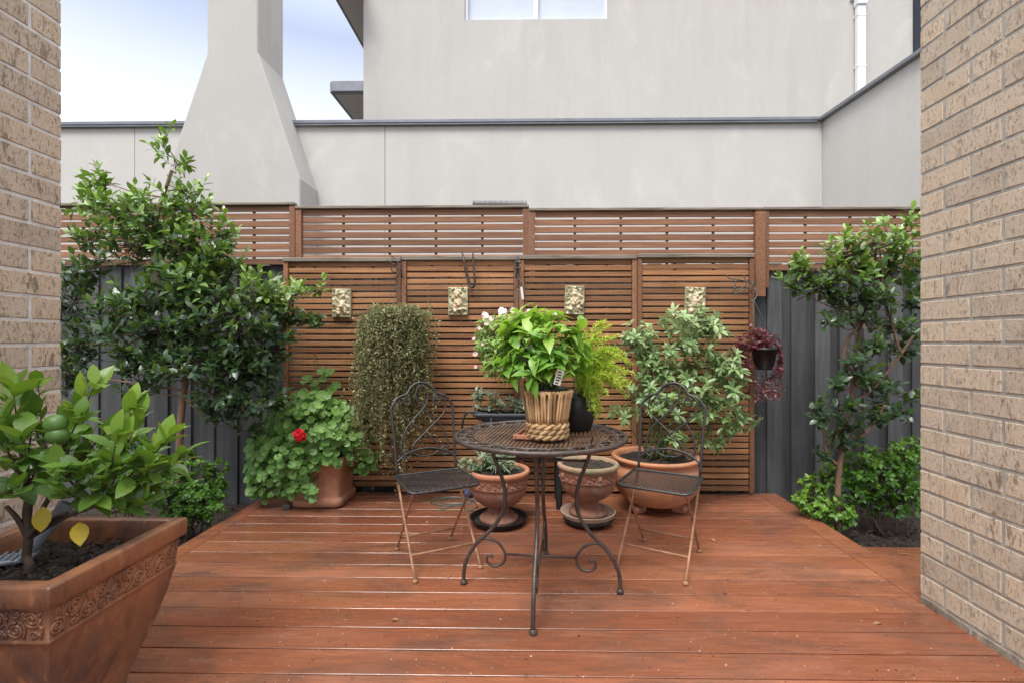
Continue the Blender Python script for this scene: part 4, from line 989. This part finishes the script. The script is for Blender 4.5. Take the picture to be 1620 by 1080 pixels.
m = MB(); tp_ = at(884, 596, bx.y - .125); m.box(tp_, (.028, .0015, .062), Matrix.Rotation(.25, 3, 'Y')); m2 = part(m, 'plant_tag', MT['paper'], t)
m = MB()
for k in range(5): m.box(tp_ + Matrix.Rotation(.25, 3, 'Y') @ V((rnd(-.003, .003), -.0016, .020 - .011 * k)), (rnd(.012, .020), .001, .005), Matrix.Rotation(.25, 3, 'Y'))
part(m, 'tag_print', MT['iron'], m2)
lf, st = MB(), MB(); Yb = 2.08; sb = Yb / F; root = bx + V((0, 0, .19))
BC = [(802, 535, .9, 0), (790, 556, .8, .02), (812, 512, .95, .02), (876, 500, .9, 0), (925, 525, .7, .04), (940, 560, .6, .05), (828, 498, .95, .06), (815, 515, .95, .03), (840, 505, .95, .05), (862, 502, .9, .06), (890, 510, .85, .03), (905, 530, .65, .0), (920, 545, .6, .05), (845, 530, .75, -.06), (875, 530, .7, -.07), (900, 555, .45, -.05), (825, 555, .6, -.08), (850, 560, .45, -.10), (880, 565, .4, -.10), (800, 575, .5, -.05), (815, 590, .35, -.07), (845, 590, .25, -.11), (875, 590, .3, -.1), (905, 580, .35, -.05), (925, 570, .5, .02), (850, 520, .85, .02), (830, 575, .4, -.04), (865, 545, .6, -.04), (895, 540, .7, .08), (820, 540, .75, .1), (860, 525, .7, .12), (930, 590, .45, .06), (812, 530, .9, .08)]
for (px, py, tn, dy) in BC:
    p = at(px - 8 + rnd(-5, 5), py - 4 + rnd(-5, 5), Yb + dy); d = (p - root); d = V((d.x, d.y, d.z * .7 + .05))
    mid = root * .45 + p * .55 + V((0, 0, .03)); st.tube(spline([root + V((rnd(-.04, .04), rnd(-.04, .04), 0)), mid, p], 4), .0028, 5)
    rosette(lf, p, d, 9, .086, .038, tn, (.5, 1.55), .05, .26, (.66, 1.0, .85, .42), .25, (.4, 1.3), .5)
    rosette(lf, mid * .35 + p * .65, d, 5, .078, .036, tn - .22, (.9, 1.7), .04, .2, (.66, 1.0, .85, .42), .22, (.4, 1.0), .3)
part(st, 'stems', MT['green_stem'], t); part(lf, 'foliage', MT['L_bas'], t)

# black pot with fern
fc = V((.222, 2.30, TT))
t = thing('potted_fern', 'yellow green feathery fern in black pot on the table behind the straw basket', 'potted plant', fc)
m = MB(); m.lathe([(0, .003), (.060, .003), (.066, .010), (.082, .060), (.087, .105), (.085, .140), (.080, .152), (.083, .160), (.080, .165), (.074, .160), (.070, .14)], fc, 44); part(m, 'pot', MT['black'], t)
m = MB(); soil(m, fc + V((0, 0, .145)), .072, .004); part(m, 'soil', MT['soil'], t)
lf, st = MB(), MB(); root = fc + V((0, 0, .145)); Yf = 2.30
tips = []
for k in range(62):
    z_ = R.random()
    if z_ < .62: tips.append((rnd(925, 1004), rnd(555, 640), rnd(-.14, .14), rnd(.4, .95)))
    elif z_ < .85: tips.append((rnd(890, 985), rnd(520, 590), rnd(-.1, .15), rnd(.5, 1)))
    else: tips.append((rnd(930, 975), rnd(630, 668), rnd(-.16, 0), rnd(.3, .7)))
tips += [(958, 508, .08, 1), (966, 515, .1, 1), (950, 525, .1, .95), (1004, 590, -.05, .9), (1002, 575, .05, .9), (998, 605, -.1, .8), (972, 560, 0, .9), (985, 612, -.1, .8)]
for (px, py, dy, tn) in tips:
    e_ = at(px, py, Yf + dy); mid = root * .45 + e_ * .55 + V((0, 0, .06 + .05 * R.random()))
    pts = spline([root + V((rnd(-.04, .04), rnd(-.04, .04), 0)), mid, e_], 9); st.tube(pts, .0013, 4, cap=False)
    for i in range(4, len(pts) - 1):
        for h in range(3):
            q = pts[i] + (pts[i + 1] - pts[i]) * (h / 3); ax = (pts[i + 1] - pts[i]).normalized(); taper = 1.0 - .55 * max(0, (i - 10) / 9)
            for g_ in range(5):
                d = (ax * .75 + rdir() * .95).normalized(); lf.leaf(q, d, rdir(), rnd(.018, .036) * taper, .0034, 0, .2, min(1, max(0, tn + rnd(-.25, .2))), (1,))
part(st, 'stems', MT['green_stem'], t); part(lf, 'fronds', MT['L_fern'], t)

# ---------------------------------------------------------------- hanging plants
def hang_lines(m, top, pts, r=.0016):
    for p in pts: m.tube([top, p], r, 5)
Yh = 3.34; hc = at(625, 520, Yh)
t = thing('hanging_plant', 'brownish fine leaved plant trailing from a hanging pot behind left chair', 'hanging plant', hc)
m = MB(); m.lathe([(0, -.13), (.08, -.13), (.10, -.06), (.125, .0), (.120, .0), (.1, -.03), (0, -.03)], hc, 28); part(m, 'pot', MT['slate'], t)
m = MB(); hk = at(628, 441, LYS - .11); hang_lines(m, hk, [hc + V((-.11, 0, 0)), hc + V((.11, 0, 0)), hc + V((0, -.11, 0)), hc + V((0, .11, 0))]); part(m, 'wires', MT['iron'], t)
lf, st = MB(), MB()
tufts = []
for k in range(26):
    a = 2 * PI * k / 26 + rnd(-.15, .15); front = -math.sin(a)
    tufts.append((a, rnd(.12, .205), R.choice([.45, .7, .9, 1.0, 1.08]) * rnd(.8, 1.0) if front > -.4 else rnd(.2, .6), rnd(-.08, .12)))
for k in range(500):
    a, rr, L_, tt = R.choice(tufts); a += R.gauss(0, .14); rr *= rnd(.65, 1.15); L_ *= rnd(.25, 1.0) if R.random() < .45 else rnd(.7, 1.05)
    b = hc + V((.08 * math.cos(a), .08 * math.sin(a), .0)); out = V((math.cos(a), math.sin(a), 0))
    pts = [b, b + out * (rr * .3) + V((0, 0, .10 + rnd(-.05, .05))), b + out * (rr * .62) + V((0, 0, .06 + rnd(-.08, .05)))]
    if R.random() < .12: pts.append(pts[-1] + out * rnd(.02, .06) + V((0, 0, rnd(-.02, .06))))
    n_ = max(1, int(L_ / .085)); drift = out.x * .006 + rnd(-.012, .008)
    for i in range(n_): pts.append(pts[-1] + V((rnd(-.04, .04) + drift - .010 * (pts[-1].x - hc.x) / .2, rnd(-.035, .03), -.085)))
    for p in pts: p.y = min(p.y, LYS - .03); p.z = max(p.z, .16)
    sp_ = spline(pts, 5); st.tube(sp_, .0011, 3, cap=False)
    for i in range(2, len(sp_)):
        low = max(0, min(1, (hc.z - sp_[i].z) / .8))
        for h in range(R.randint(1, 4)):
            d = (rdir() + V((0, 0, .15)) + out * .35).normalized(); lf.leaf(sp_[i] + rdir() * .016, d, rdir() + V((0, -.3, .8)), rnd(.011, .027), rnd(.006, .012), .2, .3, min(1, max(0, R.gauss(.50 + tt - .20 * low, .30))), (1,))
part(st, 'stems', MT['stem'], t); part(lf, 'foliage', MT['L_cas'], t)

Yh = 3.28; hc = at(815, 545, Yh)
t = thing('hanging_basket', 'white and pink flowering basket hung from the black clamp behind the bright plant', 'hanging plant', hc)
m = MB(); m.lathe([(0, -.15), (.08, -.15), (.12, -.06), (.145, .0), (.14, .0), (.11, -.03), (0, -.03)], hc, 28); part(m, 'pot', MT['slate'], t)
hk = at(820, 455, LYS - .10)
m = MB(); hang_lines(m, hk, [hc + V((-.14, 0, 0)), hc + V((.14, 0, 0)), hc + V((0, -.14, 0))]); part(m, 'wires', MT['wire'], t)
m = MB(); p = at(826, 464, Yh + .06); m.box(p, (.015, .0015, .085), Matrix.Rotation(-.14, 3, 'Y')); part(m, 'plant_tag', MT['paper'], t)
lf, st = MB(), MB(); sc = Yh / F
for (px, py, rx, ry, tn, n) in [(800, 530, 42, 34, .65, 190), (772, 550, 20, 36, .6, 100), (830, 512, 38, 20, .75, 100), (785, 572, 30, 24, .5, 110), (765, 520, 12, 18, .7, 20), (860, 530, 30, 26, .5, 40), (800, 590, 36, 10, .35, 36)]:
    crown(lf, st, at(px, py, Yh), (rx * sc, rx * sc * .9, ry * sc), n, 6, .034, .013, tn, twr=.0014, ymax=LYS - .03)
part(st, 'stems', MT['green_stem'], t); part(lf, 'foliage', MT['L_pet'], t)
FL = [(767, 500, 1, .024), (795, 494, 1, .030), (758, 520, .4, 0.013), (750, 536, .3, 0.012), (752, 560, .25, 0.017), (752, 580, .1, 0.012), (880, 497, .9, .02), (812, 492, .9, .02), (838, 493, .8, .018), (778, 505, .8, .018), (763, 545, .2, 0.010), (770, 512, .5, .016)]
for (px, py, tn, r_) in FL:
    m = MB(); p = at(px, py, Yh - .14); ax = V((rnd(-.4, .4), -.8, .35)); rosette(m, p, ax, 5, r_ * 1.2, r_ * 1.3, tn, (.95, 1.15), 0, .1, (.75, 1.1, .95), .05, (-.1, .3), .1)
    m.tube([p, p - ax.normalized() * r_ * 1.4], [r_ * .25, r_ * .08], 6, False, tn); part(m, 'flower', MT['F_pink'], t)

Yh = LYS - .16; hc = at(1209, 550, Yh); k_ = Yh / F
t = thing('hanging_plant', 'burgundy leaved plant trailing from a small black hanging pot at right', 'hanging plant', hc)
m = MB(); m.lathe([(0, -34 * k_), (12 * k_, -34 * k_), (13.5 * k_, -32 * k_), (18.5 * k_, -4 * k_), (20 * k_, -4 * k_), (20 * k_, 0), (18.5 * k_, 0), (17 * k_, -6 * k_), (0, -6 * k_)], hc, 32); part(m, 'pot', MT['black'], t)
hk = at(1192, 474, LYS - .13)
m = MB(); hang_lines(m, hk, [hc + V((-.085, 0, 0)), hc + V((.085, 0, 0)), hc + V((0, .085, 0))], .0013); part(m, 'wires', MT['wire'], t)
lf, st = MB(), MB()
def trail(pts, tn, dens, L=.034):
    sp_ = spline(pts, 6); st.tube(sp_, .0013, 4, cap=False)
    for i in range(1, len(sp_)):
        for h in range(dens):
            lf.leaf(sp_[i], ((sp_[i] - sp_[i - 1]).normalized() * .5 + rdir()).normalized(), rdir() + V((0, -.4, .8)), L * rnd(.6, 1.1), L * .34, .3, .3, min(1, max(0, tn + rnd(-.3, .35))), (.9, .8))
top = hc + V((0, 0, -.01))
for k in range(30):
    e_ = (rnd(1162, 1235), rnd(528, 556)); trail([top + V((rnd(-.05, .05), rnd(-.05, .05), 0)), at((e_[0] + 1209) / 2, e_[1] - 6, Yh + rnd(-.06, .06)), at(e_[0], e_[1], Yh + rnd(-.09, .07))], .5, 2)
for k in range(16):
    x = rnd(1158, 1188); trail([top + V((-.05, rnd(-.05, .03), 0)), at(x + 8, 545, Yh + rnd(-.06, .06)), at(x, 562, Yh + rnd(-.06, .06)), at(x + rnd(2, 18), rnd(570, 600), Yh + rnd(-.06, .05))], .5, 2)
for k in range(16):
    x = rnd(1222, 1240); trail([top + V((.06, rnd(-.05, .03), 0)), at(1234, 558, Yh + rnd(-.05, .05)), at(1232 + rnd(-4, 6), 585, Yh), at(rnd(1195, 1240), rnd(600, 628), Yh + rnd(-.06, .06)), at(rnd(1195, 1238), rnd(615, 634), Yh + rnd(-.06, .06))], .62, 2, .026)
for (px, py) in ((1236, 551), (1232, 562), (1224, 585), (1240, 590), (1228, 592), (1240, 586), (1196, 527), (1200, 533), (1186, 520), (1171, 540)):
    rosette(lf, at(px, py, Yh - .05), V((rnd(-.5, .5), -.3, .8)), 3, .042, .020, .62, (.3, .9), .0, .1)
part(st, 'stems', MT['stem'], t); part(lf, 'foliage', MT['L_bur'], t)

# ---------------------------------------------------------------- big glazed planter with citrus
PC = V((-1.418, 1.440, 0)); PH = .248
t = thing('citrus_planter', 'citrus bush with limes in a big square brown glazed planter, nearest at left', 'potted plant', PC)
prof = [(0, .012), (.118, .012), (.124, .006), (.130, .012), (.134, .03), (.152, .09), (.182, .18), (.205, .26), (.219, .325), (.2235, .345), (.2265, .348), (.2265, .353), (.223, .356), (.231, .436), (.2315, .440), (.243, .4435), (.2465, .447), (.248, .492), (.2455, .498), (.240, .500), (.212, .500), (.207, .496), (.205, .47), (.195, .38)]
m = MB(); m.lathe(prof, PC, 160, .5, None, 110.0); pot = part(m, 'pot', MT['glaze'], t)
m = MB()
def spiral(cx, cz, r, turns, sg, a0):
    return [(cx + sg * (r * (1 - .86 * k / 26)) * math.cos(a0 + turns * 2 * PI * k / 26), cz + (r * (1 - .86 * k / 26)) * math.sin(a0 + turns * 2 * PI * k / 26)) for k in range(27)]
for face in range(2):   # the two faces towards the deck and the viewer
    def fp(u, z, face=face):
        hw = .2235 + (z - .356) * (.0075 / .08) + .0005
        return PC + (V((hw, u, z)) if face == 0 else V((u, -hw, z)))
    u = -.205; k = 0
    while u < .21:
        r_ = rnd(.019, .025); zc_ = .412 if k % 2 else .382
        m.tube([fp(a, b) for a, b in spiral(u, zc_, r_, 2.1, 1 if k % 3 else -1, rnd(0, 6))], .0042, 6)
        z2 = .371 if k % 2 else .423
        m.tube([fp(a, b) for a, b in spiral(u + .004, z2, .0115, 1.5, -1, rnd(0, 6))], .0034, 6)
        m.tube(spline([fp(u + .018, .362), fp(u + .026 + rnd(-.003, .003), .385), fp(u + .016 + rnd(-.002, .004), .408), fp(u + .028, .432)], 5), .0038, 6)
        for q in range(3): m.ball(fp(u + .022 + rnd(-.010, .010), rnd(.366, .43)), .0052, 7, 5)
        u += .0435; k += 1
part(m, 'scroll_frieze', MT['glaze'], pot)
m = MB(); soil(m, PC + V((0, 0, .428)), .202, .012, 26.0, 40)
for k in range(520):
    p = PC + V((rnd(-.19, .19), rnd(-.19, .19), .432 + rnd(0, .014))); m.leaf(p, V((rnd(-1, 1), rnd(-1, 1), rnd(-.4, .4))).normalized(), V((0, 0, 1)) + rdir() * .5, rnd(.012, .040), rnd(.004, .011), .3, rnd(-.3, .5), rnd(0, 1.6), (1, .8))
part(m, 'soil', MT['soil'], t)
lf, st = MB(), MB(); ly = MB(); root = gr(44, 903, .43); fork = at(45, 850, 1.44)
st.tube(spline([root - V((0, 0, .02)), root + V((.005, 0, .02)), at(42, 880, 1.44), fork, at(43, 810, 1.44), at(50, 770, 1.44)], 5), [.020, .018, .015, .0135, .0125, .0120] + [.0115] * 20, 9)
tw = [(20, 612, 0, .85), (8, 655, -.05, .5), (55, 655, .05, .35), (35, 690, -.05, .45), (150, 608, .08, .9), (128, 628, .08, .85), (118, 668, .05, .8), (95, 680, 0, .5), (205, 640, .1, .95), (220, 662, .1, .85), (208, 690, .08, .7), (165, 700, .1, .6), (250, 705, .05, .75), (268, 690, .06, .8), (285, 725, .05, .6), (235, 735, 0, .55), (190, 735, 0, .5), (160, 745, -.05, .45), (120, 740, -.08, .5), (85, 735, -.1, .45), (60, 725, -.05, .4), (20, 730, -.08, .4), (25, 770, -.1, .35), (100, 775, -.1, .4), (150, 770, -.05, .5), (205, 775, 0, .45), (225, 790, .02, .5), (70, 690, .1, .4), (140, 690, .12, .5), (265, 735, .1, .5), (110, 710, .15, .4), (180, 715, .15, .45), (45, 640, .1, .5), (0, 700, .05, .4), (10, 625, .1, .6), (240, 760, .08, .4), (130, 655, -.02, .6), (185, 690, -.06, .6), (75, 760, .05, .4), (60, 605, .12, .5)]
cr_ = [at(105, 810, 1.44), at(45, 770, 1.44), at(10, 800, 1.40), at(95, 760, 1.5), at(150, 800, 1.46), at(70, 830, 1.40)]
for q in cr_: st.tube(spline([fork if q.z > fork.z else root + V((0, 0, .05)), fork * .5 + q * .5 + V((0, 0, .01)), q], 4), [.0085 - .0004 * i for i in range(9)], 6)
for (px, py, dy, tn) in tw:
    p = at(px, py, 1.44 + dy); q = min(cr_, key=lambda a: (a - p).length)
    mid = q * .5 + p * .5 + V((rnd(-.02, .02), 0, rnd(-.03, .01))); pts = spline([q, mid, p], 5); st.tube(pts, [.0045 - .0003 * i for i in range(11)], 5, cap=False)
    ax = (p - mid); big = rnd(.8, 1.1)
    rosette(lf, p, ax + V((0, 0, .05)), 5, .092 * big, .043 * big, tn, (.15, 1.1), .05, .26, (.72, 1.0, .95, .6), .22, (-.3, .8), .4)
    rosette(lf, pts[7], ax, 3, .085, .038, tn - .15, (.7, 1.5), .04, .25, (.72, 1.0, .95, .6), .22, (-.2, .9), .4)
    if False: rosette(ly, pts[5], V((rnd(-1, 1), -.3, -.3)), 1, .09, .046, .5, (.3, .9), 0, .3, (.72, 1, .95, .6), .2, (.2, .8))
for (px, py, dd) in ((68, 800, V((.2, -.3, -.8))), (125, 825, V((.4, -.4, -.5)))): ly.leaf(at(px, py, 1.40), dd.normalized(), V((.5, -.6, .6)), .075, .042, .2, .3, .5, (.72, 1, .95, .6))
part(st, 'stems', MT['stem'], t); part(lf, 'foliage', MT['L_cit'], t); part(ly, 'yellow_leaves', MT['L_yel'], t)
for (px, py, r_) in ((88, 670, .027), (91, 688, .026), (5, 775, .022)):
    m = MB(); m.ball(at(px, py, 1.38), r_, 20, 14, .5, (1.08, 1, 1)); part(m, 'lime', MT['lime'], t)
m = MB(); a, b = at(107, 795, 1.56), at(40, 905, 1.50); b.z = .445
N = 18; ax = (b - a).normalized(); u = ax.orthogonal().normalized(); w_ = ax.cross(u); vs = []
m.tube([a, b], .020, 18, False, .5, False); m.tube([a, b], .0172, 18, False, .3, False); m.tube([a, a + ax * .022], .0225, 18, False, .6, False); m.tube([a - ax * .0005, a + ax * .0005], [.0225, .0172], 18, False, .6, False)
q = gr(10, 885, .45); m.box((q.x, q.y + .02, .445), (.10, .07, .014), Matrix.Rotation(.5, 3, 'Z'), .004)
for k in range(4): m.box((q.x - .03 + .02 * k, q.y + .02, .454), (.006, .06, .006), Matrix.Rotation(.5, 3, 'Z'), .001)
solo(m, 'plastic_pipe', MT['zinc'], 'grey plastic pipe offcut leaning inside the brown glazed planter', 'pipe', (b.x, b.y, .44))

# ---------------------------------------------------------------- small things on the deck
m = MB(); Yz = .008
cz = gr(716, 792, .006)
for s_, r_ in ((0, .10), (1, .075)):
    m.tube([cz + V((r_ * 1.5 * math.cos(2 * PI * k / 30) + .02 * s_, r_ * .9 * math.sin(2 * PI * k / 30), .004 * s_)) for k in range(30)], .0028, 5, True)
m.tube(spline([gr(692, 797, .006), gr(700, 805, .006), gr(712, 800, .008), gr(728, 796, .006), gr(742, 806, .006), gr(755, 800, .008), gr(750, 792, .006)], 5), .003, 5)
solo(m, 'wire_frame', MT['teal'], 'teal bent wire frame lying on the deck behind left chair', 'wire frame', (cz.x, cz.y, 0))
p = gr(741, 786, 0); m = MB(); m.lathe([(0, .002), (.030, .002), (.034, .05), (.030, .052), (.027, .01), (0, .008)], p, 18); m.tube([p + V((.03, 0, .03)), p + V((.05, 0, .03)), p + V((.05, 0, .01)), p + V((.03, 0, .01))], .003, 5)
solo(m, 'plastic_cup', generic('blue plastic', (.05, .09, .22), None, .4, 8, bump=.05), 'small dark blue plastic cup behind the planted urn', 'cup', (p.x, p.y, 0))
labsl = ['pale dry leaf between left chair and black saucer', 'small dry leaf below left chair seat, near its front foot', 'dry leaf fragment beside the wheeled caddy', 'green brown leaf scrap in front of the beige saucer', 'pale leaf scrap on right border board', 'dry leaf on the lower red path at right', 'tiny curled leaf near front left table foot', 'tan leaf scrap at left front of the deck', 'dry leaf scrap by the rear foot of right chair', 'pale petal scrap at right front of the deck']
for k, (px, py) in enumerate([(730, 834), (676, 823), (888, 822), (948, 846), (1279, 824), (1438, 877), (708, 913), (620, 980), (1130, 856), (1395, 985)]):
    z = -.055 if k == 5 else .003
    p = gr(px, py, z); m = MB(); m.leaf(p, V((rnd(-1, 1), rnd(-1, 1), .15)).normalized(), V((0, 0, 1)), rnd(.028, .045), rnd(.012, .02), .35, .5, rnd(.5, 1))
    solo(m, 'fallen_leaf', MT['L_dry'], labsl[k], 'leaf', (p.x, p.y, z), 'fallen leaves on the deck')
